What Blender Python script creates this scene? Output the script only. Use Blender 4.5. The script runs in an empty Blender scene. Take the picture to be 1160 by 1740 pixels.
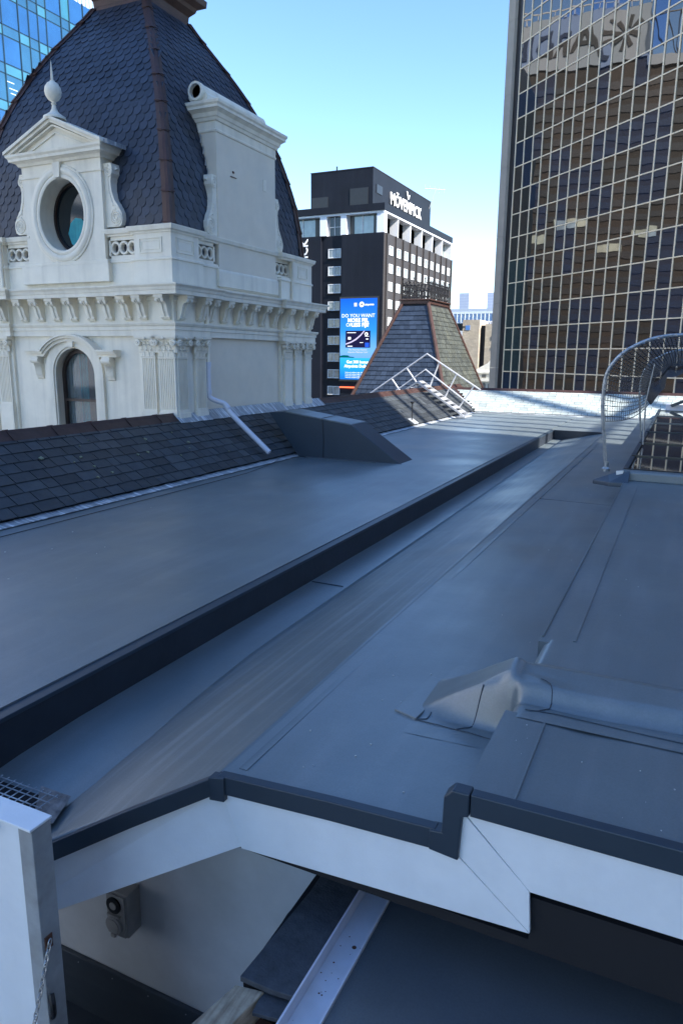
import bpy, bmesh, math, random
from mathutils import Vector, Matrix
random.seed(7)
R = math.radians
sc = bpy.context.scene
C = sc.collection

# ------------------------------------------------------------------ camera
cam_d = bpy.data.cameras.new('camera'); cam = bpy.data.objects.new('camera', cam_d); C.objects.link(cam)
pitch, yaw, roll = R(12.35), R(25.35), R(0.6)
f = Vector((-math.sin(yaw)*math.cos(pitch), math.cos(yaw)*math.cos(pitch), -math.sin(pitch)))
r0 = Vector((math.cos(yaw), math.sin(yaw), 0)); u0 = r0.cross(f)
r_ = r0*math.cos(roll) + u0*math.sin(roll); u_ = -r0*math.sin(roll) + u0*math.cos(roll)
m = Matrix((r_, u_, -f)).transposed().to_4x4(); m.translation = Vector((0, 0, 1.6))
cam.matrix_world = m
cam_d.sensor_fit = 'VERTICAL'; cam_d.sensor_height = 36.0; cam_d.lens = 36.0*1206/1740
cam_d.clip_start = 0.05; cam_d.clip_end = 6000
sc.camera = cam

# ------------------------------------------------------------------ sky and sun
SUN_AZ, SUN_EL = -15.0, 38.0            # azimuth measured from +X towards +Y
w = bpy.data.worlds.new('World'); sc.world = w; w.use_nodes = True
nt = w.node_tree; nt.nodes.clear()
out = nt.nodes.new('ShaderNodeOutputWorld'); bg = nt.nodes.new('ShaderNodeBackground')
sky = nt.nodes.new('ShaderNodeTexSky'); sky.sky_type = 'NISHITA'; sky.sun_disc = False
sky.sun_elevation = R(SUN_EL); sky.sun_rotation = R(90-SUN_AZ); sky.altitude = 0
sky.air_density = 1.0; sky.dust_density = 0.0; sky.ozone_density = 2.0
bg.inputs[1].default_value = 0.15
hs_ = nt.nodes.new('ShaderNodeHueSaturation'); hs_.inputs['Saturation'].default_value = 1.16; hs_.inputs['Hue'].default_value = .506
nt.links.new(sky.outputs[0], hs_.inputs['Color']); nt.links.new(hs_.outputs[0], bg.inputs[0]); nt.links.new(bg.outputs[0], out.inputs[0])
sl = bpy.data.lights.new('sun', 'SUN'); sl.energy = 5.0; sl.angle = R(0.5); sl.color = (1.0, 0.95, 0.87)
so = bpy.data.objects.new('sun', sl); C.objects.link(so)
sd = Vector((math.cos(R(SUN_AZ))*math.cos(R(SUN_EL)), math.sin(R(SUN_AZ))*math.cos(R(SUN_EL)), math.sin(R(SUN_EL))))
so.rotation_euler = sd.to_track_quat('Z', 'Y').to_euler(); so.location = (30, 0, 60)
sc.view_settings.view_transform = 'Standard'; sc.view_settings.look = 'None'
sc.view_settings.exposure = 1.36; sc.view_settings.gamma = 1.0; sc.view_settings.use_curve_mapping = False

# ------------------------------------------------------------------ materials
def M(name, c, r=0.5, metal=0.0, var=0.12, scale=2.0, bump=0.0, bscale=40.0, rnd=0.0, spec=0.5, ior=None,
      emit=None, estr=0.0, tint2=None, t2amt=0.5, t2scale=0.6, streak=None, streak_amt=0.5, streak_sc=(1, 1, 1), rvar=0.0, tintspec=None, alpha=None, grit=0.0):
    mt = bpy.data.materials.new(name); mt.use_nodes = True
    n = mt.node_tree.nodes; l = mt.node_tree.links
    p = n['Principled BSDF']
    p.inputs['Roughness'].default_value = r; p.inputs['Metallic'].default_value = metal
    p.inputs['Specular IOR Level'].default_value = spec
    if ior: p.inputs['IOR'].default_value = ior
    if tintspec: p.inputs['Specular Tint'].default_value = (*tintspec, 1)
    geo = n.new('ShaderNodeNewGeometry')
    no = n.new('ShaderNodeTexNoise'); no.inputs['Scale'].default_value = scale; no.inputs['Detail'].default_value = 8
    no.inputs['Roughness'].default_value = 0.65
    l.new(geo.outputs['Position'], no.inputs['Vector'])
    mr = n.new('ShaderNodeMapRange'); mr.inputs[1].default_value = 0.3; mr.inputs[2].default_value = 0.7
    mr.inputs[3].default_value = 1-var; mr.inputs[4].default_value = 1+var
    l.new(no.outputs[0], mr.inputs[0])
    val = mr.outputs[0]
    if grit:
        ng = n.new('ShaderNodeTexNoise'); ng.inputs['Scale'].default_value = 130; ng.inputs['Detail'].default_value = 4
        l.new(geo.outputs['Position'], ng.inputs['Vector']); mg = n.new('ShaderNodeMapRange'); mg.inputs[1].default_value = .3; mg.inputs[2].default_value = .7; mg.inputs[3].default_value = 1-grit; mg.inputs[4].default_value = 1+grit
        l.new(ng.outputs[0], mg.inputs[0]); mq = n.new('ShaderNodeMath'); mq.operation = 'MULTIPLY'; l.new(val, mq.inputs[0]); l.new(mg.outputs[0], mq.inputs[1]); val = mq.outputs[0]
    if rnd:
        oi = n.new('ShaderNodeObjectInfo')
        ad = n.new('ShaderNodeMath'); ad.operation = 'ADD'
        l.new(oi.outputs['Random'], ad.inputs[0]); l.new(geo.outputs['Random Per Island'], ad.inputs[1])
        fr = n.new('ShaderNodeMath'); fr.operation = 'FRACT'; l.new(ad.outputs[0], fr.inputs[0])
        m2 = n.new('ShaderNodeMapRange'); m2.inputs[3].default_value = 1-rnd; m2.inputs[4].default_value = 1+rnd
        l.new(fr.outputs[0], m2.inputs[0])
        mu = n.new('ShaderNodeMath'); mu.operation = 'MULTIPLY'; l.new(val, mu.inputs[0]); l.new(m2.outputs[0], mu.inputs[1]); val = mu.outputs[0]
    col = None
    base = n.new('ShaderNodeRGB'); base.outputs[0].default_value = (*c, 1); col = base.outputs[0]
    if tint2:
        n2 = n.new('ShaderNodeTexNoise'); n2.inputs['Scale'].default_value = t2scale; n2.inputs['Detail'].default_value = 6
        l.new(geo.outputs['Position'], n2.inputs['Vector'])
        r2 = n.new('ShaderNodeMapRange'); r2.inputs[1].default_value = 0.45; r2.inputs[2].default_value = 0.68; r2.inputs[4].default_value = t2amt
        l.new(n2.outputs[0], r2.inputs[0])
        mx = n.new('ShaderNodeMix'); mx.data_type = 'RGBA'; mx.inputs[7].default_value = (*tint2, 1)
        l.new(r2.outputs[0], mx.inputs[0]); l.new(col, mx.inputs[6]); col = mx.outputs[2]
    if streak:
        mp = n.new('ShaderNodeMapping'); mp.inputs['Scale'].default_value = streak_sc
        l.new(geo.outputs['Position'], mp.inputs[0])
        n3 = n.new('ShaderNodeTexNoise'); n3.inputs['Scale'].default_value = 1.0; n3.inputs['Detail'].default_value = 5
        l.new(mp.outputs[0], n3.inputs['Vector'])
        r3 = n.new('ShaderNodeMapRange'); r3.inputs[1].default_value = 0.48; r3.inputs[2].default_value = 0.72; r3.inputs[4].default_value = streak_amt
        l.new(n3.outputs[0], r3.inputs[0])
        mx = n.new('ShaderNodeMix'); mx.data_type = 'RGBA'; mx.inputs[7].default_value = (*streak, 1)
        l.new(r3.outputs[0], mx.inputs[0]); l.new(col, mx.inputs[6]); col = mx.outputs[2]
    vm = n.new('ShaderNodeVectorMath'); vm.operation = 'SCALE'
    l.new(col, vm.inputs[0]); l.new(val, vm.inputs['Scale'])
    l.new(vm.outputs[0], p.inputs['Base Color'])
    if rvar:
        rr = n.new('ShaderNodeMapRange'); rr.inputs[1].default_value = .3; rr.inputs[2].default_value = .7
        rr.inputs[3].default_value = max(0, r-rvar); rr.inputs[4].default_value = r+rvar
        n4 = n.new('ShaderNodeTexNoise'); n4.inputs['Scale'].default_value = scale*0.7; n4.inputs['Detail'].default_value = 6
        l.new(geo.outputs['Position'], n4.inputs['Vector']); l.new(n4.outputs[0], rr.inputs[0]); l.new(rr.outputs[0], p.inputs['Roughness'])
    if bump:
        nb = n.new('ShaderNodeTexNoise'); nb.inputs['Scale'].default_value = bscale; nb.inputs['Detail'].default_value = 5
        l.new(geo.outputs['Position'], nb.inputs['Vector'])
        bp = n.new('ShaderNodeBump'); bp.inputs['Strength'].default_value = 1.0; bp.inputs['Distance'].default_value = bump
        l.new(nb.outputs[0], bp.inputs['Height']); l.new(bp.outputs[0], p.inputs['Normal'])
    if emit:
        p.inputs['Emission Color'].default_value = (*emit, 1); p.inputs['Emission Strength'].default_value = estr
    if alpha is not None: p.inputs['Alpha'].default_value = alpha
    return mt

MEMB = M('grey_membrane', (.120, .150, .160), .38, spec=1.0, ior=1.58, grit=.09, var=.14, scale=1.1, bump=.005, bscale=3.0, tint2=(.135, .160, .172), t2amt=.6, t2scale=.9, rvar=.09,
         streak=(.175, .20, .215), streak_amt=.5, streak_sc=(9, .8, 9))
MEMBS = M('streaky_membrane', (.100, .128, .138), .40, spec=1.0, ior=1.55, grit=.09, var=.10, scale=2, bump=.004, bscale=4, streak=(.18, .215, .23), streak_amt=.8, streak_sc=(24, .55, 24), rvar=.08)
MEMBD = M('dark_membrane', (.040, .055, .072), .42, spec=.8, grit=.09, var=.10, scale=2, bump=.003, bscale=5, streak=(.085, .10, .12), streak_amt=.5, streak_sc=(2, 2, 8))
MEMBL = M('lower_membrane', (.105, .122, .134), .42, spec=.9, grit=.09, var=.14, scale=1.5, bump=.003, bscale=4, tint2=(.085, .10, .12), t2amt=.6, t2scale=2.0)
TRIM = M('dark_edge_trim', (.026, .042, .060), .42, var=.08, scale=4, bump=.001, bscale=20)
BLACK = M('black_upstand', (.018, .024, .034), .55, var=.25, scale=3, bump=.002, bscale=14)
WHITE = M('white_fascia_paint', (.80, .84, .86), .45, var=.045, scale=5, bump=.0006, bscale=120, tint2=(.72, .76, .79), t2amt=.5, t2scale=3, streak=(.66, .69, .70), streak_amt=.18, streak_sc=(9, 9, .6))
CLAD = M('white_wall_panel', (.74, .76, .78), .55, var=.08, scale=3, bump=.0006, bscale=90, tint2=(.56, .58, .57), t2amt=.45, t2scale=1.8)
STUC = M('cream_stucco', (.86, .79, .65), .75, var=.06, scale=3, bump=.0022, bscale=55, tint2=(.74, .69, .57), t2amt=.5, t2scale=1.3,
         streak=(.52, .47, .38), streak_amt=.38, streak_sc=(7, 7, .45))
STUCR = M('aged_cream_render', (.78, .69, .55), .8, var=.05, scale=3, bump=.0022, bscale=70, tint2=(.68, .63, .53), t2amt=.55, t2scale=1.0)
SLATE = M('roof_slate', (.038, .044, .050), .55, var=.20, scale=9, bump=.0025, bscale=25, rnd=.34, tint2=(.065, .072, .070), t2amt=.35, t2scale=3)
SLATE_LIT = M('lit_greenish_slate', (.050, .056, .050), .6, var=.25, scale=5, bump=.003, bscale=16, rnd=.30, tint2=(.085, .088, .066), t2amt=.6, t2scale=2)  # turret's right face: its sunlit greenish tone is put into the slate colour
SHING = M('scalloped_dome_slate', (.021, .031, .052), .48, var=.15, scale=8, bump=.002, bscale=22, rnd=.28, tint2=(.036, .046, .066), t2amt=.3, t2scale=1.2)
COPP = M('weathered_brown_copper', (.062, .030, .024), .48, metal=.25, var=.25, scale=5, bump=.002, bscale=18, tint2=(.075, .048, .038), t2amt=.5, t2scale=2)
LEAD = M('lead_flashing', (.30, .32, .34), .45, metal=.1, var=.25, scale=6, bump=.004, bscale=9, streak=(.85, .87, .88), streak_amt=1.0, streak_sc=(3, 26, 3))
SLATEP = M('pale_sunlit_slate', (.40, .45, .43), .5, var=.15, scale=6, bump=.002, bscale=18, rnd=.22)  # far slates painted pale greenish for the bright light falling on them
LICH = M('pale_lichen', (.24, .25, .16), .9, var=.5, scale=60, bump=.003, bscale=80)
ALU = M('aluminium', (.55, .56, .58), .42, metal=.5, var=.06, scale=8)
GALV = M('galvanised_steel', (.42, .43, .43), .38, metal=.7, var=.3, scale=18, bump=.001, bscale=60)
WIRE = M('dark_wire', (.10, .10, .105), .5, metal=.5, var=.3, scale=20)
PIPEW = M('white_pvc', (.66, .66, .72), .35, var=.06, scale=5)
CHANW = M('white_channel_paint', (.70, .70, .76), .35, var=.06, scale=9, tint2=(.42, .40, .40), t2amt=.4, t2scale=9)
BLKM = M('black_rubber', (.012, .012, .014), .45, var=.2)
WOODE = M('weathered_timber', (.42, .34, .24), .8, var=.3, scale=14, bump=.003, bscale=50, streak=(.2, .14, .09), streak_amt=.8, streak_sc=(60, 6, 60))
RUST = M('brown_timber', (.12, .05, .03), .8, var=.4, scale=12)
SHEET = M('mineral_felt_sheet', (.055, .062, .072), .7, var=.3, scale=20, bump=.003, bscale=120, tint2=(.09, .10, .11), t2amt=.4, t2scale=5)
GREYPL = M('grey_plastic', (.48, .46, .44), .5, var=.1, scale=12)
GREYDK = M('dark_plastic', (.02, .02, .022), .3)
FRAMEB = M('dark_window_frame', (.035, .022, .018), .4, var=.15)
GLASSD = M('dark_window_glass', (.012, .018, .022), .06, spec=.8)
CURT = M('teal_curtain', (.03, .30, .36), .8, var=.3, scale=8, streak=(.01, .07, .10), streak_amt=.8, streak_sc=(30, 30, .5))
CURTW = M('pale_net_curtain', (.30, .36, .36), .8, var=.2, scale=6, streak=(.25, .30, .30), streak_amt=.8, streak_sc=(26, 26, .4))
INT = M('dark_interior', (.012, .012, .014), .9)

# ------------------------------------------------------------------ object helpers
class MB:
    def __init__(s): s.v = []; s.f = []; s.T = None
    def add(s, vs, fs):
        k = len(s.v)
        for p in vs:
            p = s.T(*p) if s.T else p
            s.v.append((p[0], p[1], p[2]))
        for q in fs: s.f.append([i+k for i in q])
        return s
    def box(s, x0, x1, y0, y1, z0, z1):
        return s.add([(x0,y0,z0),(x1,y0,z0),(x1,y1,z0),(x0,y1,z0),(x0,y0,z1),(x1,y0,z1),(x1,y1,z1),(x0,y1,z1)],
                     [(0,3,2,1),(4,5,6,7),(0,1,5,4),(1,2,6,5),(2,3,7,6),(3,0,4,7)])
    def prism(s, a, b):      # two matching loops
        n = len(a)
        return s.add(list(a)+list(b), [tuple(range(n))[::-1], tuple(range(n, 2*n))] + [(i,(i+1)%n,n+(i+1)%n,n+i) for i in range(n)])
    def strip(s, loops, closed=True, caps=True):
        n = len(loops[0]); vs = [p for L in loops for p in L]; fs = []
        for k in range(len(loops)-1):
            for i in range(n if closed else n-1):
                j = (i+1) % n
                fs.append((k*n+i, k*n+j, (k+1)*n+j, (k+1)*n+i))
        if caps and closed: fs += [tuple(range(n))[::-1], tuple((len(loops)-1)*n+i for i in range(n))]
        return s.add(vs, fs)
    def lathe(s, c, prof, n=20):
        return s.strip([[(c[0]+r*math.cos(2*math.pi*i/n), c[1]+r*math.sin(2*math.pi*i/n), c[2]+z) for i in range(n)] for r, z in prof])
    def tube(s, pts, r, n=8):
        pts = [Vector(p) for p in pts]; loops = []; N = None
        for i, p in enumerate(pts):
            t = (pts[min(i+1, len(pts)-1)] - pts[max(i-1, 0)]).normalized()
            if N is None: N = t.orthogonal().normalized()
            N = (N - t*N.dot(t)).normalized(); B = t.cross(N)
            rr = r[i] if isinstance(r, (list, tuple)) else r
            loops.append([tuple(p + (N*math.cos(2*math.pi*k/n) + B*math.sin(2*math.pi*k/n))*rr) for k in range(n)])
        return s.strip(loops)
    def build(s, name, mat, parent=None, smooth=False, bevel=0, label=None, kind=None, fix=True):
        me = bpy.data.meshes.new(name)
        off = Vector((0,0,0))
        if parent is not None and not s_local(parent): off = Vector(root_loc(parent))
        me.from_pydata([(x-off.x, y-off.y, z-off.z) for x, y, z in s.v], [], s.f); me.update()
        if fix:
            bm = bmesh.new(); bm.from_mesh(me); bmesh.ops.recalc_face_normals(bm, faces=bm.faces); bm.to_mesh(me); bm.free()
        if smooth:
            me.shade_smooth()
        o = bpy.data.objects.new(name, me); C.objects.link(o); me.materials.append(mat)
        if smooth:
            try: me.set_sharp_from_angle(angle=R(38))
            except Exception: pass
        if parent is not None: o.parent = parent
        if bevel:
            b = o.modifiers.new('bevel', 'BEVEL'); b.width = bevel; b.segments = 2; b.limit_method = 'ANGLE'; b.angle_limit = R(35)
        if label: o['label'] = label
        if kind: o['kind'] = kind
        return o
def root_loc(o):
    while o.parent: o = o.parent
    return tuple(o.location)
def s_local(o):
    while o.parent: o = o.parent
    return bool(o.get('_loc'))
LOCALS = []
def thing(name, loc, label, cat, group=None, rz=0, local=False):
    o = bpy.data.objects.new(name, None); C.objects.link(o); o.location = loc; o.rotation_euler = (0, 0, rz)
    o.empty_display_size = .2
    o['label'] = label; o['category'] = cat
    if group: o['group'] = group
    if local: o['_loc'] = 1; LOCALS.append(o)
    return o
def tag(o, label, cat, group=None):
    o['label'] = label; o['category'] = cat
    if group: o['group'] = group
    me = o.data; vs = [v.co for v in me.vertices]
    c = Vector((sum(v.x for v in vs)/len(vs), sum(v.y for v in vs)/len(vs), min(v.z for v in vs)))
    me.transform(Matrix.Translation(-c)); o.location = o.location + c
    return o
def struct(o): o['kind'] = 'structure'; return o
def place(name, me, parent, mat4):          # an object that shares its mesh
    o = bpy.data.objects.new(name, me); C.objects.link(o); o.parent = parent
    mm = mat4.copy()
    if not s_local(parent): mm.translation = mm.translation - Vector(root_loc(parent))
    o.matrix_local = mm
    return o
def mesh(name, mb, mat, smooth=False):
    me = bpy.data.meshes.new(name); me.from_pydata(mb.v, [], mb.f); me.update()
    bm = bmesh.new(); bm.from_mesh(me); bmesh.ops.recalc_face_normals(bm, faces=bm.faces); bm.to_mesh(me); bm.free()
    me.materials.append(mat)
    if smooth: me.shade_smooth(); me.set_sharp_from_angle(angle=R(38))
    return me
def joined(mb, me, mat4):                   # append a copy of a mesh to a builder
    mb.add([tuple(mat4 @ v.co) for v in me.vertices], [tuple(p.vertices) for p in me.polygons])
def text(name, s, size, mat, parent, origin, ux, uz, depth=.02, bold=0.0, align='CENTER', label=None, xs=1.0):
    cu = bpy.data.curves.new(name, 'FONT'); cu.body = s; cu.size = size; cu.align_x = align; cu.extrude = depth; cu.offset = bold
    cu.resolution_u = 2
    t = bpy.data.objects.new(name, cu); C.objects.link(t)
    bpy.context.view_layer.update()
    me = bpy.data.meshes.new_from_object(t.evaluated_get(bpy.context.evaluated_depsgraph_get()))
    bpy.data.objects.remove(t)
    ux = Vector(ux).normalized(); uz = Vector(uz).normalized(); n = ux.cross(uz)
    mm = Matrix((ux*xs, uz, n)).transposed().to_4x4(); mm.translation = Vector(origin)
    if parent is not None and not s_local(parent): mm.translation -= Vector(root_loc(parent))
    me.transform(mm); me.materials.clear(); me.materials.append(mat)
    o = bpy.data.objects.new(name, me); C.objects.link(o)
    if parent is not None: o.parent = parent
    if label: o['label'] = label
    return o

# ------------------------------------------------------------------ ground
ASPH = M('street_asphalt', (.05, .05, .052), .9, var=.2, scale=.2)
g = MB(); g.add([(-3000,-3000,-26),(3000,-3000,-26),(3000,3000,-26),(-3000,3000,-26)], [(0,1,2,3)])
struct(g.build('ground', ASPH, fix=False))

# ------------------------------------------------------------------ building under the roofs
BRICKW = M('rendered_lower_wall', (.35, .33, .30), .8, var=.1, scale=.5)
b = MB(); b.box(-12, 4, 2.6, 22.9, -26, -.62)
b.box(-12, 4, -4, 2.6, -26, -1.98)
tag(b.build('building_base', BRICKW), 'rendered masonry body of the building under the grey roofs', 'building')

# ================================================================== FLAT ROOF
roof = thing('flat_roof', (-2, 11, -.6), 'grey membrane flat roof with a long sunken gutter and raised right side', 'roof')
def grid(name, x0, x1, y0, y1, nx, ny, zf, mat, th=.02, smooth=True, parent=roof):
    mb = MB(); vs = []; fs = []
    for j in range(ny+1):
        for i in range(nx+1):
            x = x0+(x1-x0)*i/nx; y = y0+(y1-y0)*j/ny
            vs.append((x, y, zf(x, y)))
    for j in range(ny):
        for i in range(nx):
            a = j*(nx+1)+i; fs.append((a, a+1, a+nx+2, a+nx+1))
    n = len(vs); rim = [i for i in range(nx+1)] + [j*(nx+1)+nx for j in range(1, ny+1)] + [ny*(nx+1)+i for i in range(nx-1, -1, -1)] + [j*(nx+1) for j in range(ny-1, 0, -1)]
    low = []
    for i in rim: vs.append((vs[i][0], vs[i][1], vs[i][2]-th)); low.append(len(vs)-1)
    for k in range(len(rim)):
        a, c = rim[k], rim[(k+1) % len(rim)]; fs.append((a, low[k], low[(k+1) % len(rim)], c))
    mb.add(vs, fs); return mb.build(name, mat, parent, smooth=smooth)
import mathutils.noise as mn
def und(x, y, a=.006): return a*mn.noise(Vector((x*.9, y*.45, 1.3))) + a*.5*mn.noise(Vector((x*2.7, y*1.1, 4)))
# left side: overlapping sheets running along the roof
xs = [-5.66, -5.30, -4.12, -3.44, -2.665]
for k in range(4):
    grid('membrane_sheet', xs[k]-(.05 if k else 0), xs[k+1], .9, 21.2, 8, 60, lambda x, y, k=k: .0055*k + und(x, y), MEMB, th=.012)
# black upstand, lip and gutter floor
u = MB(); u.box(-2.69, -2.60, 1.45, 16.75, -.42, -.012); u.build('upstand', BLACK, roof)
u = MB(); u.box(-2.70, -2.592, 1.45, 16.75, -.012, .010); u.build('edge_trim', TRIM, roof, bevel=.003)
grid('gutter_floor', -2.60, -1.99, 1.66, 16.75, 6, 40, lambda x, y: -.199+und(x, y, .001)-.09*max(0, 2.2-y), MEMB, th=.03)
u = MB(); u.box(-2.60, -1.49, 16.75, 16.83, -.5, .008); u.build('upstand', BLACK, roof)
# sloping side of the gutter up to the main ridge, twisting towards the near end
def edge_y(t): return 1.69 + (2.05-1.69)*t
mb = MB(); vs = []; fs = []; NX, NY = 14, 60
for j in range(NY+1):
    for i in range(NX+1):
        t = i/NX; s = (j/NY)**1.5
        y0 = 1.572 + (2.045-1.572)*t
        y = y0 + (16.75-y0)*s
        xl = -2.145 - .09*min(1, s*8) - .17*s; zl = -.27 + .072*(1-math.exp(-s*30))
        x = xl + (-1.47-xl)*t; z = zl*(1-t) + .0*t
        wv = .006*mn.noise(Vector((t*9, y*.35, 0)))*math.sin(math.pi*t)
        vs.append((x, y, z + wv + .004*t))
for j in range(NY):
    for i in range(NX):
        a = j*(NX+1)+i; fs.append((a, a+1, a+NX+2, a+NX+1))
mb.add(vs, fs); o = mb.build('sloping_membrane', MEMBS, roof, smooth=True, fix=False)
so_ = o.modifiers.new('thick', 'SOLIDIFY'); so_.thickness = .012; so_.offset = -1
# main flat, right of ridge
grid('membrane_sheet', -1.47, -.50, 2.045, 21.2, 10, 70, lambda x, y: .012+.05*(x+1.47)*math.exp(-(y-2)/1.5)+und(x, y, .007)+(.0 if x > -1.4 else .004), MEMB, th=.03)
grid('membrane_sheet', -2.72, -1.47, 16.79, 21.2, 8, 12, lambda x, y: .001+und(x, y, .006), MEMB, th=.015)
# weld lines and patches
def lap(x0, y0, x1, y1, wd=.012, h=.004, z=0.0, mat=TRIM, nm='weld_seam'):
    d = Vector((x1-x0, y1-y0, 0)).normalized(); n = Vector((-d.y, d.x, 0))*wd/2
    a = [(x0-n.x, y0-n.y), (x1-n.x, y1-n.y), (x1+n.x, y1+n.y), (x0+n.x, y0+n.y)]
    q = MB(); q.prism([(x, y, z-.006) for x, y in a], [(x, y, z+h) for x, y in a]); return q.build(nm, mat, roof)
lap(-1.41, 2.1, -1.40, 16.7, .035, .017, 0, MEMBS)

lap(-2.58, 4.9, -2.3, 4.9, .006, .0, -.19, TRIM)
lap(-1.45, 8.3, -.55, 8.25, .004, .016, 0, MEMBD)
# raised right roof
HUMP0, HUMP1 = 2.62, 3.40
def zr(y): return .205 if y < 2.8 else .25
grid('raised_sheet', -.52, 4.2, 2.045, 2.66, 30, 8, lambda x, y: .216+und(x, y, .006)+.004*math.exp(-((x+.27)/.03)**2)-.006*math.exp(-((x+.21)/.03)**2), MEMB, th=.12)
grid('raised_sheet', -.52, 4.2, 3.36, 21.2, 30, 60, lambda x, y: .252+und(x, y, .006)+.004*math.exp(-((x+.33)/.025)**2)-.004*math.exp(-((x+.27)/.025)**2), MEMB, th=.12)
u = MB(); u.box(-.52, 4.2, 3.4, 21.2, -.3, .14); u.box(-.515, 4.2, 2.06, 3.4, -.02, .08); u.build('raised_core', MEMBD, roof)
lap(-.512, 3.42, -.512, 8.9, .010, .008, .252, MEMBS, 'edge_bead')
lap(-.36, 3.42, -.36, 8.6, .012, .006, .252, MEMB)
lap(-.36, 2.07, -.36, 2.62, .010, .005, .216, MEMB)
# cricket and welt where the two levels meet
mb = MB(); vs = []; fs = []; XS = [-1.06, -1.02, -.98, -.93, -.86, -.79, -.72, -.66, -.62, -.585, -.56, -.545, -.53, -.52, -.505, -.48, -.44, -.40, -.34, -.27, -.18, -.05, .15, .5, 1, 2, 4.2]
NYC = 64
def lowz(x, y): return .014+.05*(x+1.47)*math.exp(-(y-2)/1.5)
def hump(x, y):
    def prof(y, yf, yc, yb, ye, z0, zc, zb, z1):     # foot, front crest, back edge, end
        if y < yf: return z0
        if y < yc: q = (y-yf)/(yc-yf); q = q*q*(3-2*q); return z0+(zc-z0)*q
        if y < yb: return zc+(zb-zc)*(y-yc)/(yb-yc)
        if y < ye: q = (y-yb)/(ye-yb); q = q*q*(3-2*q); return zb+(z1-zb)*q
        return z1
    if x > -.50:
        wv = .012*math.sin(x*3.1)+.006*math.sin(x*9)
        z = prof(y, 2.785+wv, 2.83+wv, 2.965, 3.10, .218, .276, .296, .254)
        if y < 2.775+wv: z -= .010*math.exp(-((y-2.765-wv)/.018)**2)
        if x < -.20:   # gathered patch at the corner
            z += .010*math.exp(-((x+.40)/.05)**2-((y-2.80)/.05)**2) + .006*mn.noise(Vector((x*26, y*26, 0)))*math.exp(-((x+.42)/.12)**2-((y-2.83)/.10)**2)
        return z
    if x > -.53:
        a = hump(-.499, y); b = hump(-.531, y); q = (x+.53)/.03; return b+(a-b)*q
    s = max(0, min(1, (x+.94)/.39)); L = lowz(x, y)
    if s <= 0: return L-.004
    z = prof(y, 2.80-.025*s, 2.90-.055*s, 3.16-.19*s, 3.22-.10*s, L, L+.005+.25*s, L+.01+.268*s, L)
    z += .005*mn.noise(Vector((x*11, y*11, 3)))*min(1, s*3)
    if x > -.72 and y < 2.87: z -= .03*math.exp(-((x+.59)/.045)**2-((y-2.84)/.03)**2)
    return z
for j in range(NYC+1):
    for x in XS:
        y = HUMP0+(HUMP1-HUMP0)*j/NYC
        vs.append((x, y, hump(x, y)))
n = len(XS)
for j in range(NYC):
    for i in range(n-1):
        a = j*n+i; fs.append((a, a+1, a+n+1, a+n))
mb.add(vs, fs); o = mb.build('cricket_flashing', MEMB, roof, smooth=False, fix=False, label='creased membrane welt and cricket at the step in the roof')
for p in o.data.polygons: p.use_smooth = True
q = o.modifiers.new('sub', 'SUBSURF'); q.levels = 2; q.render_levels = 2
# cut edges of the patches
def cord(pts, r=.0035, mat=TRIM, nm='patch_edge'):
    q = MB(); P = []
    for k in range(len(pts)-1):
        for t in range(6):
            s = t/6; P.append(tuple(Vector(pts[k])*(1-s)+Vector(pts[k+1])*s))
    P.append(pts[-1]); P = [(x, y, max(z, hump(x, y)+.0015) if HUMP0 < y < HUMP1 and x > -1.06 else z) for x, y, z in P]
    q.tube(P, r, 5); return q.build(nm, mat, roof)
def H_(x, y): return (hump(x, y)+.0025 if HUMP0 < y < HUMP1 and x > -1.06 else max(lowz(x, y), 0)+.004)
def sheet_line(pts, r=.0022, nm='patch_edge', mat=TRIM):
    P = []
    for k in range(len(pts)-1):
        for t_ in range(10):
            q_ = t_/10; x = pts[k][0]*(1-q_)+pts[k+1][0]*q_; y = pts[k][1]*(1-q_)+pts[k+1][1]*q_; P.append((x, y, H_(x, y)))
    q = MB(); q.tube(P, r, 5); return q.build(nm, mat, roof)
arc = [(-.435+.075*math.cos(a), 2.775+.085*math.sin(a)) for a in [R(-100+20*k) for k in range(10)]]
sheet_line(arc); sheet_line([(-.445, 2.69), (-.34, 2.705), (.0, 2.69), (.5, 2.68), (1.5, 2.67)])
sheet_line([(-.93, 2.745), (-.80, 2.735), (-.66, 2.72), (-.555, 2.71)])
sheet_line([(-.93, 2.745), (-.885, 2.77), (-.88, 2.83)])
sheet_line([(-.74, 2.73), (-.69, 2.77), (-.655, 2.86)])
q = MB(); P = [(-1.045, 2.79), (-.925, 2.745), (-.88, 3.15), (-1.01, 3.20)]
q.prism([(x, y, lowz(x, y)-.01) for x, y in P], [(x, y, lowz(x, y)+.009) for x, y in P]); q.build('membrane_patch', MEMB, roof, bevel=.003)
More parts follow.
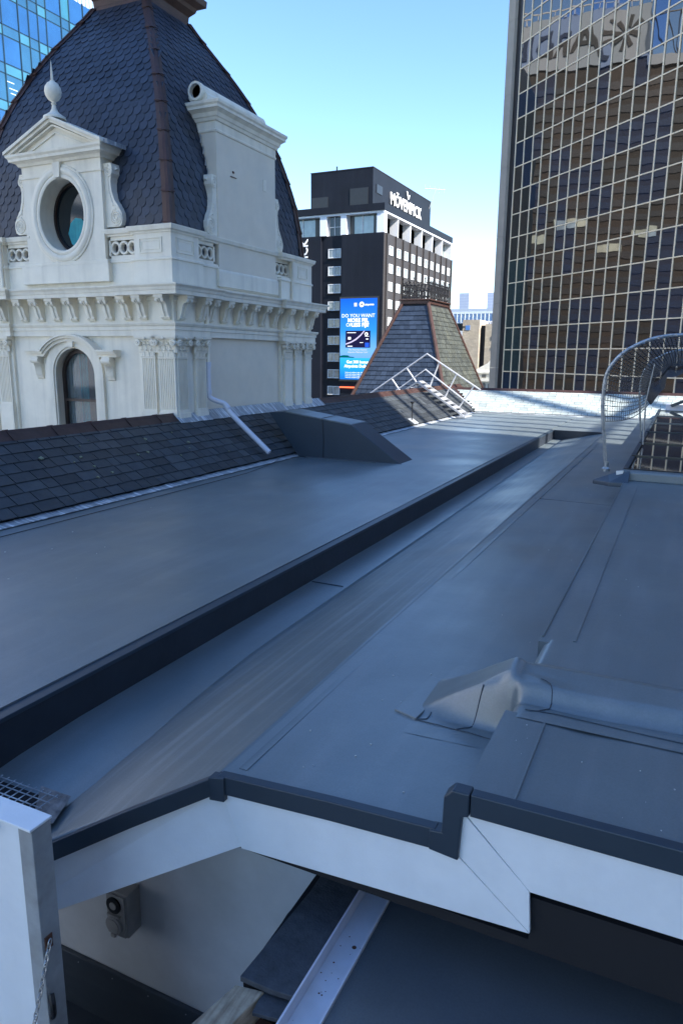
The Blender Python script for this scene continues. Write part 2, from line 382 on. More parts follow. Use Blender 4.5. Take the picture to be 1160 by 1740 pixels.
# droppings, grit and chalk marks lying on the membrane
GRIME = M('bird_dropping_white', (.55, .56, .55), .9, var=.3, scale=60)
q = MB(); rs = random.Random(5)
def speck(x, y, z, r):
    n = 7; P = [(x+r*rs.uniform(.5, 1.2)*math.cos(2*math.pi*i/n), y+r*rs.uniform(.5, 1.2)*math.sin(2*math.pi*i/n)) for i in range(n)]
    q.prism([(a, b_, z-.004) for a, b_ in P], [(a, b_, z+.001) for a, b_ in P])
for k in range(34):
    x = rs.uniform(-1.35, -.6); y = 2.2+12*rs.random()**2; speck(x, y, lowz(x, y)+und(x, y, .007)+.001, rs.uniform(.002, .005))
for k in range(30):
    x = rs.uniform(-5.2, -2.8); y = 2.5+12*rs.random()**1.5; speck(x, y, .0105+und(x, y), rs.uniform(.003, .008))
for k in range(30):
    x = rs.uniform(-.45, .6); y = 3.6+5*rs.random(); speck(x, y, .252+und(x, y, .006)+.001, rs.uniform(.002, .005))
for k in range(16):
    x = rs.uniform(-.45, .4); y = rs.uniform(2.1, 2.6); speck(x, y, .216+und(x, y, .006)+.001, rs.uniform(.001, .0035))
q.build('droppings', GRIME, roof, kind='stuff')
# edge trim along the near end
def trimrun(pts, zt, zb, th=.022, mat=TRIM, nm='edge_trim', bev=.004):
    q = MB()
    a = [(x, y, z+zt) for x, y, z in pts]; b = [(x, y, z+zb) for x, y, z in pts]
    loops = [[(x, y-th, z+zt), (x, y-th, z+zb), (x, y+.02, z+zb), (x, y+.02, z+zt)] for x, y, z in pts]
    q.strip(loops); return q.build(nm, mat, roof, bevel=bev)
trimrun([(-2.3, 1.455, -.345), (-1.99, 1.677, -.222), (-1.75, 1.848, -.112), (-1.478, 2.040, .002)], .012, -.068)
trimrun([(-1.474, 2.042, .004), (-1.0, 2.045, .034), (-.60, 2.043, .054)], .012, -.066)
q = MB(); q.prism([(-.62, 2.014, -.012), (-.518, 2.014, -.022), (-.512, 2.014, .142), (-.49, 2.014, .148), (-.49, 2.014, .230), (-.548, 2.014, .230), (-.575, 2.014, .20), (-.578, 2.014, .066), (-.62, 2.014, .062)],
            [(-.62, 2.07, -.012), (-.518, 2.07, -.022), (-.512, 2.07, .142), (-.49, 2.07, .148), (-.49, 2.07, .230), (-.548, 2.07, .230), (-.575, 2.07, .20), (-.578, 2.07, .066), (-.62, 2.07, .062)])
q.build('edge_trim', TRIM, roof, bevel=.005, label='dark corner trim folded down the step')
trimrun([(-.488, 2.042, .214), (.5, 2.042, .222), (1.6, 2.042, .23), (4.2, 2.042, .23)], .014, -.066)
q = MB(); q.prism([(-1.505, 2.005, -.09), (-1.44, 2.010, -.085), (-1.44, 2.012, .016), (-1.505, 2.0, .010)], [(-1.505, 2.05, -.09), (-1.44, 2.05, -.085), (-1.44, 2.05, .016), (-1.505, 2.05, .010)])
q.build('corner_patch', TRIM, roof, bevel=.003)
# white fascia boards
def board(poly, y0, y1, nm='fascia_board'):
    q = MB(); q.prism([(x, y0, z) for x, z in poly], [(x, y1, z) for x, z in poly]); return q.build(nm, WHITE, roof, bevel=.0015)
board([(-1.470, -.050), (-.62, -.005), (-.524, -.018), (-.290, -.208), (-.276, -.222), (-1.382, -.284)][::-1], 2.034, 2.052)
board([(-.521, -.014), (-.511, .145), (-.285, -.066), (-.274, -.218)], 2.032, 2.052)
board([(-.508, .149), (4.2, .18), (4.2, -.02), (-.282, -.068)], 2.033, 2.052)
q = MB()
A = [(-2.3, 1.475, -.40), (-1.474, 2.052, -.060), (-1.392, 2.052, -.290), (-2.3, 1.475, -.63)]
q.prism(A, [(x-.008, y+.02, z) for x, y, z in A]); q.build('fascia_board', WHITE, roof, bevel=.0015)
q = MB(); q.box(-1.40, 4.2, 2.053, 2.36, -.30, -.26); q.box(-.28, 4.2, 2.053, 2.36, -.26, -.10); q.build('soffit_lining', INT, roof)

# near wall under the fascia with skirting
wall = MB(); wall.box(-4.2, -1.20, 2.36, 2.40, -2.0, -.22); wall.box(-1.20, -1.17, 2.36, 2.6, -2.0, -.3)
o = wall.build('painted_wall', CLAD); tag(o, 'pale painted wall in shade under the white gable fascia', 'wall')
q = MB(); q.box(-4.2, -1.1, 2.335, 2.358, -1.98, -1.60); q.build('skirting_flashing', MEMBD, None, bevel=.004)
o = bpy.data.objects['skirting_flashing']; tag(o, 'dark membrane upstand along the foot of the pale wall', 'flashing')
q = MB()
for k in range(7): q.lathe((-2.9+k*.24, 2.334, -1.635), [(0.0001, -.004), (.004, 0), (0.0001, .004)], 8)
o = q.build('fixing_screw', LEAD); tag(o, 'row of small bright screw heads in the dark wall upstand', 'screws'); o['kind'] = 'stuff'
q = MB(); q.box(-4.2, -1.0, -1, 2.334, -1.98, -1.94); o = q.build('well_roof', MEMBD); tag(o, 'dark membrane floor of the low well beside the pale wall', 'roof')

# weatherproof power outlet
t = thing('power_outlet', (-2.28, 2.36, -1.24), 'grey weatherproof power outlet on the pale wall under the fascia', 'power outlet')
q = MB(); q.box(-2.345, -2.217, 2.262, 2.359, -1.245, -1.0); q.build('housing', GREYPL, t, bevel=.006)
q = MB(); q.box(-2.338, -2.224, 2.250, 2.262, -1.238, -1.007); q.build('face_plate', GREYPL, t, bevel=.004)
def disc(cx, y, cz, r, th, n=28): return [[(cx+r*math.cos(2*math.pi*i/n), yy, cz+r*math.sin(2*math.pi*i/n)) for i in range(n)] for yy in (y, y-th)]
q = MB(); q.strip(disc(-2.287, 2.25, -1.062, .044, .008)); q.build('socket', GREYDK, t)
q = MB(); q.strip(disc(-2.287, 2.242, -1.062, .020, .004)); q.build('socket_plug_face', GREYPL, t)
q = MB(); q.strip(disc(-2.287, 2.25, -1.172, .050, .016)); q.build('flap_cover', GREYPL, t, bevel=.004, label='closed round socket flap')
q = MB(); q.strip(disc(-2.287, 2.2335, -1.172, .036, .004)); q.build('flap_centre', GREYPL, t)
q = MB(); q.box(-2.30, -2.272, 2.226, 2.242, -1.232, -1.212); q.build('flap_clip', GREYPL, t, bevel=.003)
q = MB(); q.box(-2.325, -2.25, 2.236, 2.25, -1.122, -1.112); q.build('hinge', GREYPL, t)

# white steel cabinet door at the left
t = thing('open_hatch_door', (-2.3, 1.38, -2.0), 'white metal hatch door standing open, seen edge on, with a chain hook', 'door')
q = MB(); q.box(-3.3, -1.752, 1.352, 1.405, -1.94, .146); q.build('door_leaf', WHITE, t, bevel=.003)
q = MB(); q.box(-3.3, -1.688, 1.338, 1.425, .147, .156); q.build('top_cap', WHITE, t, bevel=.002)
q = MB(); q.box(-1.751, -1.690, 1.345, 1.42, -1.94, .146); q.build('edge_channel', M('grubby_grey_edge', (.33, .35, .36), .5, var=.15, scale=12, tint2=(.22, .22, .20), t2amt=.5, t2scale=8), t, bevel=.003)
q = MB(); q.box(-1.90, -1.845, 1.330, 1.351, .112, .128); q.box(-1.885, -1.865, 1.326, 1.334, .095, .13); q.build('latch', GALV, t, bevel=.002)
q = MB(); q.box(-1.690, -1.686, 1.355, 1.385, -.30, -.25); q.build('hook_plate', RUST, t, bevel=.001)
q = MB(); q.tube([(-1.688, 1.36, -.47), (-1.672, 1.35, -.49), (-1.672, 1.35, -.53), (-1.688, 1.36, -.56)], .010); q.build('handle', BLKM, t, smooth=True)
q = MB(); p0 = Vector((-1.68, 1.37, -.265)); p1 = Vector((-1.66, 1.20, -.66)); d = (p1-p0); nl = 26
for k in range(nl):
    c = p0 + d*(k+.5)/nl; dd = d.normalized(); n = dd.cross(Vector((1, 0, 0))).normalized()
    if k % 2: n = dd.cross(n)
    L = d.length/nl*.78
    q.tube([c+dd*L*math.cos(a)+n*.007*math.sin(a) for a in [2*math.pi*i/10 for i in range(11)]], .0022, 5)
o = q.build('hanging_chain', GALV, None, smooth=True); tag(o, 'thin steel chain hooked on the edge of the white hatch door', 'chain')

# leaf guard in gutter
t = thing('gutter_leaf_guard', (-2.4, 1.95, -.19), 'silver wire mesh guard over the gutter outlet behind the white door', 'mesh guard')
q = MB(); q.box(-2.62, -2.12, 1.60, 1.84, -.193, -.190); q.build('outlet_recess', INT, t)
q = MB()
for k in range(13): q.tube([(-2.64+.040*k, 1.58, -.176), (-2.64+.040*k, 1.86, -.176)], .0026, 5)
q.build('long_wire', LEAD, t); q = MB()
for k in range(7): q.tube([(-2.68, 1.60+.040*k, -.171), (-2.14, 1.60+.040*k, -.171)], .0026, 5)
q.build('cross_wire', LEAD, t)
q = MB(); q.prism([(-2.13, 1.70, -.199), (-2.06, 1.74, -.199), (-2.13, 1.90, -.199), (-2.30, 1.90, -.199)], [(-2.13, 1.70, -.188), (-2.08, 1.75, -.190), (-2.14, 1.89, -.188), (-2.27, 1.87, -.190)]); q.build('dirt_edge', M('dusty_grime', (.22, .20, .19), .95, var=.5, scale=20, bump=.004, bscale=30), t)

# lower roof at the right front, channel and open timber edge
t = thing('membrane_roof', (0, 1.5, -.6), 'dark membrane lower roof passing under the white fascia at the bottom right', 'roof')
mb_lr = grid('membrane_sheet', -.865, 4.2, -1.0, 2.7, 26, 26, lambda x, y: -.535+und(x, y, .008)-.02*max(0, x)+.004*math.exp(-((x+.70)/.03)**2), MEMBL, th=.08, parent=t)
q = MB(); q.box(-.86, 4.2, -1, 2.7, -1.94, -.66); q.build('roof_core', INT, t)
q = MB(); q.box(-1.17, 4.2, 2.62, 2.66, -1.9, -.2); q.build('recess_back', INT, t)
t = thing('white_channel', (-.92, 1.6, -.6), 'white painted metal channel running out from under the fascia, speckled with rust', 'channel')
q = MB(); q.box(-.972, -.866, -.9, 2.60, -.560, -.552); q.build('base_plate', CHANW, t, bevel=.001)
q = MB(); q.box(-.980, -.972, -.9, 2.60, -.64, -.500); q.build('flange', CHANW, t, bevel=.001)
q = MB(); q.box(-.866, -.858, -.9, 2.60, -.60, -.522); q.build('flange', CHANW, t, bevel=.001)
q = MB()
for k in range(26):
    y = random.uniform(1.3, 2.2); q.lathe((random.uniform(-.966, -.872), y, -.5515), [(random.uniform(.001, .004), 0), (.0005, .0008)], 6)
q.lathe((-.90, 2.05, -.5515), [(.009, 0), (.001, .001)], 9)
q.build('rust_speck', RUST, t, kind='stuff')
t = thing('felt_covered_board', (-1.08, 2.0, -.56), 'dark felt covered board with a split timber edge beside the white channel', 'board')
q = MB(); P = [(-1.195, 1.735), (-1.075, 1.735), (-.985, 1.745), (-.985, 2.60), (-1.17, 2.60), (-1.165, 2.2)]
q.prism([(x, y, -.545) for x, y in P], [(x, y, -.522) for x, y in P]); q.build('felt_sheet', SHEET, t, bevel=.002)
q = MB(); P = [(-1.10, 1.66), (-.985, 1.68), (-.985, 1.80), (-1.11, 1.76)]
q.prism([(x, y, -.572) for x, y in P], [(x, y, -.556) for x, y in P]); q.build('felt_offcut', SHEET, t, bevel=.002)
q = MB(); P = [(-1.205, 1.72), (-1.10, 1.74), (-1.15, 1.50), (-1.26, 1.50)]
q.prism([(x, y, -.66) for x, y in P], [(x, y, -.548) for x, y in P]); q.build('split_timber', WOODE, t, bevel=.004)
q = MB(); q.box(-1.12, -.985, 1.40, 1.72, -.75, -.64); q.build('brown_batten', RUST, t, bevel=.004)
q = MB(); q.box(-1.20, -.985, 1.76, 2.6, -1.6, -.548); q.build('backing_board', INT, t)
q = MB(); q.prism([(-1.19, 1.76, -.56), (-1.16, 2.30, -.545), (-1.19, 2.26, -.56), (-1.215, 2.1, -.57)], [(-1.19, 1.76, -.60), (-1.16, 2.30, -.59), (-1.19, 2.26, -.60), (-1.215, 2.1, -.61)]); q.build('torn_edge', BLKM, t)

# ================================================================== SLATE ROOF
TH = R(34); ct, st = math.cos(TH), math.sin(TH)
EX, EZ = -5.66, .05
Ls = 1.20     # slope length
slr = thing('slate_roof', (-6.2, 11, 0), 'dark slate lean to roof slope with lichen spots in front of the cream tower', 'roof', )
def sp(s, y, h=0): return (EX - s*ct + h*st, y, EZ + s*st + h*ct)
q = MB(); q.add([sp(-.02, 0, -.03), sp(-.02, 21.1, -.03), sp(Ls, 23.0, -.03), sp(Ls, 0, -.03), (EX-.02, 0, -.3), (EX-.02, 21.1, -.3), (sp(Ls, 0)[0], 23, -.3), (sp(Ls, 0)[0], 0, -.3)],
      [(0,1,2,3), (4,7,6,5), (0,4,5,1), (1,5,6,2), (2,6,7,3), (3,7,4,0)])
q.build('roof_deck', INT, slr)
um = MB(); um.box(0, 1, -.5, .5, 0, 1)     # unit slate
def unit(name, mat):
    q = MB(); q.box(0, 1, .015, .985, 0, 1); return mesh(name, q, mat)
usl = unit('slate', SLATE)
rest = MB(); cnt = 0; GA = .148; cand = []
for r in range(8):
    y = .6 + random.uniform(0, .2)
    ymax = 21.05 + r*.235
    while y < ymax:
        wd = random.choice([.15, .18, .2, .22, .26, .30])*random.uniform(.9, 1.1)
        cand.append((r, y, wd)); y += wd
cand.sort(key=lambda a: abs(a[1]-6.2) if a[1] < 11 else 50+a[1])
for r, y, wd in cand:
    s0 = r*GA; L = min(GA+.05, Ls-s0)
    X = Vector((-ct, 0, st)); Y = Vector((0, 1, 0)); N = Vector((st, 0, ct))
    tilt = R(-3.4+random.uniform(-.7, .7)); X2 = X*math.cos(tilt) + N*math.sin(tilt); N2 = N*math.cos(tilt) - X*math.sin(tilt)
    o0 = Vector(sp(s0-random.uniform(0, .008), y, .010+random.uniform(0, .003)))
    mm = Matrix((X2*L, Y*(wd-.004), N2*.007)).transposed().to_4x4(); mm.translation = o0
    if y > 3.4 and cnt < 290 and y < 20.5:
        place('slate', usl, slr, mm); cnt += 1
    else: joined(rest, usl, mm)
o = rest.build('slates', SLATE, slr, kind='stuff', fix=False)
# brown ridge capping in lengths
k = 0; y = .5
while y < 8.25:
    q = MB(); y1 = y+.62
    prof = [sp(Ls-.13, 0, .016), sp(Ls-.02, 0, .03), sp(Ls+.03, 0, .045), (sp(Ls+.08, 0)[0], 0, sp(Ls+.02, 0, .04)[2]), (sp(Ls+.14, 0)[0], 0, sp(Ls, 0)[2]-.04), sp(Ls-.02, 0, .0)]
    q.prism([(a[0], y, a[2]) for a in prof], [(a[0], min(y1, 8.33), a[2]) for a in prof]); q.build('ridge_cap', COPP, slr, bevel=.004)
    q = MB(); prof2 = [(a[0]+.006, 0, a[2]+.008) for a in prof]; q.prism([(a[0], y-.012, a[2]) for a in prof2], [(a[0], y+.014, a[2]) for a in prof2]); q.build('ridge_joint', COPP, slr)
    y = y1
y = 12.6
while y < 23.0:
    q = MB(); y1 = min(y+1.2, 23.0)
    q.prism([(a[0], y, a[2]) for a in prof], [(a[0], y1-.008, a[2]) for a in prof]); q.build('ridge_cap', COPP, slr, bevel=.004); y = y1
# lead apron along the eave with crimps
vs = []; fs = []; q = MB(); y = .6; ny = 0
while y < 21.0:
    wv = .006*math.sin(y*23)+.004*mn.noise(Vector((y*9, 0, 0)))
    for sx, hz in ((-.005, .030), (.04, .014), (.10, .006), (.115, .003)):
        vs.append((EX+sx+random.uniform(-.003, .003)*(sx > .1), y, hz + .010 + wv*(.5 if sx < .1 else .2)))
    y += .045; ny += 1
for j in range(ny-1):
    for i in range(3): a = j*4+i; fs.append((a, a+1, a+5, a+4))
q.add(vs, fs); o = q.build('lead_apron', LEAD, slr, smooth=True, fix=False); mdf = o.modifiers.new('thick', 'SOLIDIFY'); mdf.thickness = .004
# lead soakers and flashing along the tower foot
q = MB(); ya = 8.30; k = 0
while ya < 12.55:
    yb = ya + .38
    P = [sp(Ls-.17, ya, .022), sp(Ls-.17-.02*random.random(), yb, .024), sp(Ls+.03, yb, .05), sp(Ls+.03, ya, .05)]
    q = MB(); q.prism([(a[0], a[1], a[2]-.006) for a in P], P); q.build('lead_flashing', LEAD, slr); ya = yb+.004
# lichen
t_l = MB()
for (s, y, r) in [(.74, 5.55, .032), (.66, 6.05, .022), (.80, 7.3, .028), (.62, 8.0, .028), (.48, 6.1, .018), (.55, 6.9, .022), (.56, 7.1, .024), (.30, 6.0, .022), (.33, 6.25, .02), (.85, 6.2, .012), (.92, 6.4, .010), (.5, 7.9, .012), (.40, 7.6, .014), (.86, 7.9, .014), (.3, 8.6, .012), (.6, 5.9, .012)]:
    pts = []; n = 14
    for i in range(n):
        a = 2*math.pi*i/n; rr = r*random.uniform(.6, 1.2)
        pts.append((s+rr*math.cos(a)*.8, y+rr*math.sin(a)))
    t_l.prism([sp(a, b_, .018) for a, b_ in pts], [sp(a, b_, .0285) for a, b_ in pts])
t_l.build('lichen_spot', LICH, slr, kind='stuff')
# little vent pipe on the slates
t = thing('slate_vent_pipe', sp(.05, 16.1), 'thin black vent pipe with a cap rising from the slates before the ridge walkway', 'vent pipe')
p = sp(.12, 16.0)
q = MB(); q.tube([p, (p[0], p[1], p[2]+.40)], .014, 8); q.build('pipe', BLKM, t)
q = MB(); q.lathe((p[0], p[1], p[2]+.40), [(.015, 0), (.05, .05), (.05, .065), (.0001, .075)], 12); q.build('cap', BLKM, t)
q = MB(); P = [sp(.0, 15.85, .03), sp(.0, 16.15, .03), sp(.2, 16.15, .03), sp(.2, 15.85, .03)]; q.prism([(a[0], a[1], a[2]-.01) for a in P], P); q.build('lead_slate', LEAD, t)
# wedge shaped duct cover
t = thing('duct_cover', (-5, 10.3, 0), 'dark wedge shaped membrane covered box lying across the slate roof and flat roof', 'roof box')
y0, y1 = 10.06, 10.62
P = [(-6.10, .70), (-5.80, .72), (-4.62, .565), (-3.78, .004), (-5.55, .004)]
q = MB(); q.prism([(x, y0, z) for x, z in P], [(x, y1, z) for x, z in P]); q.build('cover_body', TRIM, t, bevel=.012)
P = [(-5.82, .735), (-4.64, .580), (-4.615, .566), (-4.64, .56), (-5.82, .715)]
q = MB(); q.prism([(x, y0-.006, z) for x, z in P], [(x, y1+.006, z) for x, z in P]); q.build('cover_top', MEMBS, t, bevel=.004)
q = MB(); q.box(-5.4, -3.76, y0-.03, y0, -.005, .018); q.build('foot_weld', MEMBD, t, bevel=.006)
q = MB(); q.tube([(-5.10, y0-.004, .02), (-5.09, y0-.006, .3), (-5.12, y0-.004, .645), (-5.12, y1, .66)], .005, 6); q.build('tie_wire', BLKM, t)
q = MB(); pts = [(-5.56, 9.5, .06), (-5.50, 9.2, .02), (-5.42, 8.8, .016), (-5.33, 8.2, .016), (-5.315, 6.2, .014), (-5.312, 4.6, .014), (-5.312, 1.5, .014)]
q.tube([tuple(Vector(pts[i])*(1-t_)+Vector(pts[i+1])*t_) for i in range(6) for t_ in (0, .33, .66)]+[pts[-1]], .0035, 6); o = q.build('black_cable', BLKM); tag(o, 'thin black cable lying along the edge of the flat roof below the slates', 'cable')

# ================================================================== FAR SLATE SLOPE
t = thing('slate_slope', (-1, 21.5, 0), 'pale sunlit slate slope across the far end of the flat roof', 'roof')
FT = R(35)
def fp(s, x, h=0): return (x, 21.15 + s*math.cos(FT) - h*math.sin(FT), .03 + s*math.sin(FT) + h*math.cos(FT))
q = MB(); q.add([fp(0, -5.7, -.02), fp(0, 6, -.02), fp(1.08, 6, -.02), fp(1.08, -6.7, -.02), (-5.7, 21.15, -.3), (6, 21.15, -.3), (6, 22.04, -.3), (-6.7, 22.04, -.3)], [(0,1,2,3), (4,7,6,5), (0,4,5,1), (1,5,6,2), (2,6,7,3), (3,7,4,0)]); q.build('roof_deck', INT, t)
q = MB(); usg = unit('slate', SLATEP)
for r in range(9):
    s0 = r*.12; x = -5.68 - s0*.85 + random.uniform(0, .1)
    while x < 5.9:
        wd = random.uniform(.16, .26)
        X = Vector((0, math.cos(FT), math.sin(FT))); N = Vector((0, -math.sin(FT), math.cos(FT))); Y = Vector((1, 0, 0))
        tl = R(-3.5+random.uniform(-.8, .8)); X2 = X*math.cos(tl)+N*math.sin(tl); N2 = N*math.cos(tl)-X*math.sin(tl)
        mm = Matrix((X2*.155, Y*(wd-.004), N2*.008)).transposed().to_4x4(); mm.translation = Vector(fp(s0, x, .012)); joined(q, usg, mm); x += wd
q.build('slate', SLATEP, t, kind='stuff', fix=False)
q = MB(); q.prism([fp(1.0, -6.72, .01), fp(1.10, -6.72, .05), (-6.72, 22.15, .68), (-6.72, 22.15, .55)], [fp(1.0, 6, .01), fp(1.10, 6, .05), (6, 22.15, .68), (6, 22.15, .55)]); q.build('ridge_cap', COPP, t)
q = MB(); q.prism([(-5.64, 21.05, .03), (-5.78, 21.05, .04), (-6.74, 22.10, .76), (-6.60, 22.10, .74)], [(-5.64, 21.05, .05), (-5.78, 21.10, .08), (-6.74, 22.10, .79), (-6.60, 22.10, .77)]); q.build('valley_cap', COPP, t)
q = MB(); q.box(-5.6, 6, 21.02, 21.16, .0, .03); q.build('lead_foot', LEAD, t)

# ================================================================== PYRAMID ROOF
t = thing('pyramid_roof', (-9, 27.5, -3), 'steep slate pyramid turret roof with black iron cresting behind the walkway', 'turret roof')
zb, zt = -1.2, 3.62
def pyc(z):
    k = z/3.65
    xl = -11.86 + (-10.24+11.86)*k; xr = -8.00 + (-9.21+8.00)*k; yn = 25.8+1.2*k
    return xl, xr, yn
Wd = pyc(0.1); 
def ring(z):
    xl, xr, yn = pyc(z); dep = 5.85 + (2.5-5.85)*z/3.65
    return xl, xr, yn, yn+dep
def pyring(z): xl, xr, yn, yf = ring(z); return [(xl, yn, z), (xr, yn, z), (xr, yf, z), (xl, yf, z)]
q = MB(); q.strip([pyring(zb), pyring(zt)]); q.build('core', INT, t)
def facets(face, mat, nm):
    q = MB(); n = int((zt-zb)/.175)
    for r in range(n):
        z0 = zb + r*.175; z1 = z0+.20
        A, B = pyring(z0), pyring(z1)
        i, j = (0, 1) if face == 'front' else (1, 2)
        a0, a1, b0, b1 = Vector(A[i]), Vector(A[j]), Vector(B[i]), Vector(B[j])
        nrm = (a1-a0).cross(b0-a0).normalized()
        L = (a1-a0).length; s = random.uniform(0, .1)/L
        while s < 1:
            e = min(1, s+random.uniform(.20, .30)/L)
            p0 = a0+(a1-a0)*s; p1 = a0+(a1-a0)*(e-.004); p2 = b0+(b1-b0)*(e-.004); p3 = b0+(b1-b0)*s
            h0 = .028+random.uniform(0, .006); h1 = .004
            T_ = [p0+nrm*h0, p1+nrm*h0, p2+nrm*h1, p3+nrm*h1]
            q.prism([tuple(v-nrm*.008) for v in T_], [tuple(v) for v in T_]); s = e
    return q.build(nm, mat, t, kind='stuff', fix=False)
SLATE_SHADED = M('shaded_blue_slate', (.028, .040, .062), .42, var=.22, scale=3, bump=.003, bscale=14, rnd=.25)  # turret's front face: same slate painted darker and bluer for shade and sky tint
facets('front', SLATE_SHADED, 'slates'); facets('right', SLATE_LIT, 'slates')
for i in range(4):
    a = Vector(pyring(zb)[i]); b_ = Vector(pyring(zt)[i]); c = Vector((-9.75, 28.5, 1.5)); o_ = ((a-c)*Vector((1, 1, 0))).normalized()*.02
    q = MB(); q.tube([a+o_, b_+o_], .075, 8); q.build('hip_roll', COPP, t)
xl, xr, yn, yf = ring(zt)
q = MB(); q.box(xl-.04, xr+.04, yn-.04, yf+.04, zt, zt+.13); q.build('top_curb', COPP, t, bevel=.01)
q = MB(); q.box(xl-.11, xr+.11, yn-.11, yf+.11, zt+.13, zt+.18); q.build('top_platform', COPP, t, bevel=.01)
IRON = M('black_cast_iron', (.010, .010, .012), .5)
q = MB(); zc = zt+.18
def crest(p0, p1, n):
    p0 = Vector(p0); p1 = Vector(p1); d = (p1-p0)/n; dn = d.normalized(); up = Vector((0, 0, 1))
    for h in (.06, .30, .52): q.tube([p0+up*h, p1+up*h], .016, 5)
    for k in range(n+1):
        b0 = p0+d*k; H = .72 if k % 3 == 0 else .60
        q.tube([b0, b0+up*H], .015, 5); q.lathe(tuple(b0+up*H), [(.012, 0), (.035, .03), (.012, .06), (.0001, .12)], 6)
    for k in range(n):
        b0 = p0+d*(k+.5)
        for sg in (-1, 1):
            q.tube([b0+up*.06+dn*0, b0+up*.14+dn*sg*.06, b0+up*.24+dn*sg*.05, b0+up*.28, b0+up*.36+dn*-sg*.06, b0+up*.48+dn*-sg*.05, b0+up*.56, b0+up*.62+dn*sg*.03], .013, 5)
crest((xl, yn, zc), (xr, yn, zc), 7); crest((xr, yn, zc), (xr, yf, zc), 12); crest((xl, yn, zc), (xl, yf, zc), 12); crest((xl, yf, zc), (xr, yf, zc), 7)
q.build('iron_cresting', IRON, t)

# ================================================================== RIDGE WALKWAY
t = thing('ridge_walkway', (-6.6, 19.2, .8), 'aluminium step over walkway with handrails crossing the slate ridge', 'walkway')
for ys in (18.95, 19.45):
    q = MB()
    for a, b_ in (((-6.70, .90), (-5.36, .04)), ((-6.70, .90), (-7.95, .10))):
        A = Vector((a[0], ys, a[1])); B = Vector((b_[0], ys, b_[1]))
        q.prism([(A.x, ys-.02, A.z), (B.x, ys-.02, B.z), (B.x, ys-.02, B.z+.055), (A.x, ys-.02, A.z+.055)], [(A.x, ys+.02, A.z), (B.x, ys+.02, B.z), (B.x, ys+.02, B.z+.055), (A.x, ys+.02, A.z+.055)])
    q.build('stringer', ALU, t)
tr = MB(); tr.box(-.055, .055, 18.97-19.2, 19.43-19.2, -.010, .010); trm = mesh('tread', tr, ALU)
for k in range(8):
    x = -6.66+.17*k; z = .90-.642*(x+6.70)+.05
    place('tread', trm, t, Matrix.Translation((x, 19.2, z)) @ Matrix.Rotation(R(32), 4, 'Y'))
for k in range(5):
    x = -6.84-.2*k; z = .90+.642*(x+6.70)+.05
    place('tread', trm, t, Matrix.Translation((x, 19.2, z)) @ Matrix.Rotation(R(-32), 4, 'Y'))
yr = 19.47
for pts, r in ([(-8.49, .44), (-6.62, 1.70), (-5.05, .74)], .026), ([(-7.75, .49), (-6.65, 1.27), (-5.27, .30)], .022), ([(-6.68, .90), (-5.42, .07)], .022):
    q = MB(); q.tube([(x, yr, z) for x, z in pts], r, 8); q.build('handrail', ALU, t)
for (x0, z0), (x1, z1) in (((-7.66, .98), (-7.3, .52)), ((-7.22, 1.30), (-6.83, .80)), ((-6.26, 1.46), (-6.50, .82)), ((-5.74, 1.16), (-6.06, .50)), ((-5.24, .84), (-5.65, .22))):
    q = MB(); q.tube([(x0, yr+.01, z0), (x1, yr+.01, z1)], .022, 8); q.build('post', ALU, t)
q = MB(); q.box(-5.46, -5.28, 18.85, 19.55, .012, .05); q.build('foot_plate', ALU, t)

# ================================================================== SKYLIGHT AND CAGE
t = thing('roof_skylight', (1.5, 14, .25), 'long flat skylight of dark reflecting panes with grey glazing bars', 'skylight')
SKYG = M('skylight_glass', (.010, .013, .016), .03, spec=1.0, ior=1.7, var=.1)
q = MB(); q.box(-.58, 4.2, 8.58, 8.74, .24, .365); q.build('curb', MEMB, t, bevel=.025)
q = MB(); q.box(-.56, -.50, 8.74, 20.4, .24, .355); q.build('curb', TRIM, t, bevel=.01)
yb_ = [8.78, 10.1, 11.75, 13.7, 15.7, 17.7, 19.7]
for j in range(6):
    for i in range(4):
        q = MB(); x0 = -.49+i*1.17; q.box(x0+.01, x0+1.16, yb_[j]+.02, yb_[j+1]-.02, .335, .352); q.build('pane', SKYG, t)
for j in range(7):
    q = MB(); q.box(-.54, 4.2, yb_[j]-.013, yb_[j]+.013, .33, .368); q.build('glazing_bar', GREYDK if j < 3 else TRIM, t)
q = MB(); q.box(-.48, 4.2, 8.75, 20.3, .262, .268); q.build('skylight_floor', INT, t)
q = MB()
vs = [(-.85, 8.50, .252), (-.70, 8.62, .30), (-.56, 8.66, .36), (-.46, 8.58, .37), (-.46, 8.40, .256), (-.66, 8.40, .254)]
q.add(vs+[(x, y, z-.05) for x, y, z in vs], [(0,1,2,3,4,5), (6,11,10,9,8,7)]+[(i, 6+i, 6+(i+1) % 6, (i+1) % 6) for i in range(6)]); q.build('corner_flashing', MEMBD, t, bevel=.01)
q = MB(); q.prism([(-.60, 8.555, .30), (-.54, 8.555, .30), (-.53, 8.56, .37), (-.61, 8.56, .36)], [(-.60, 8.60, .30), (-.54, 8.60, .30), (-.53, 8.60, .37), (-.61, 8.60, .36)]); q.build('foil_patch', ALU, t)

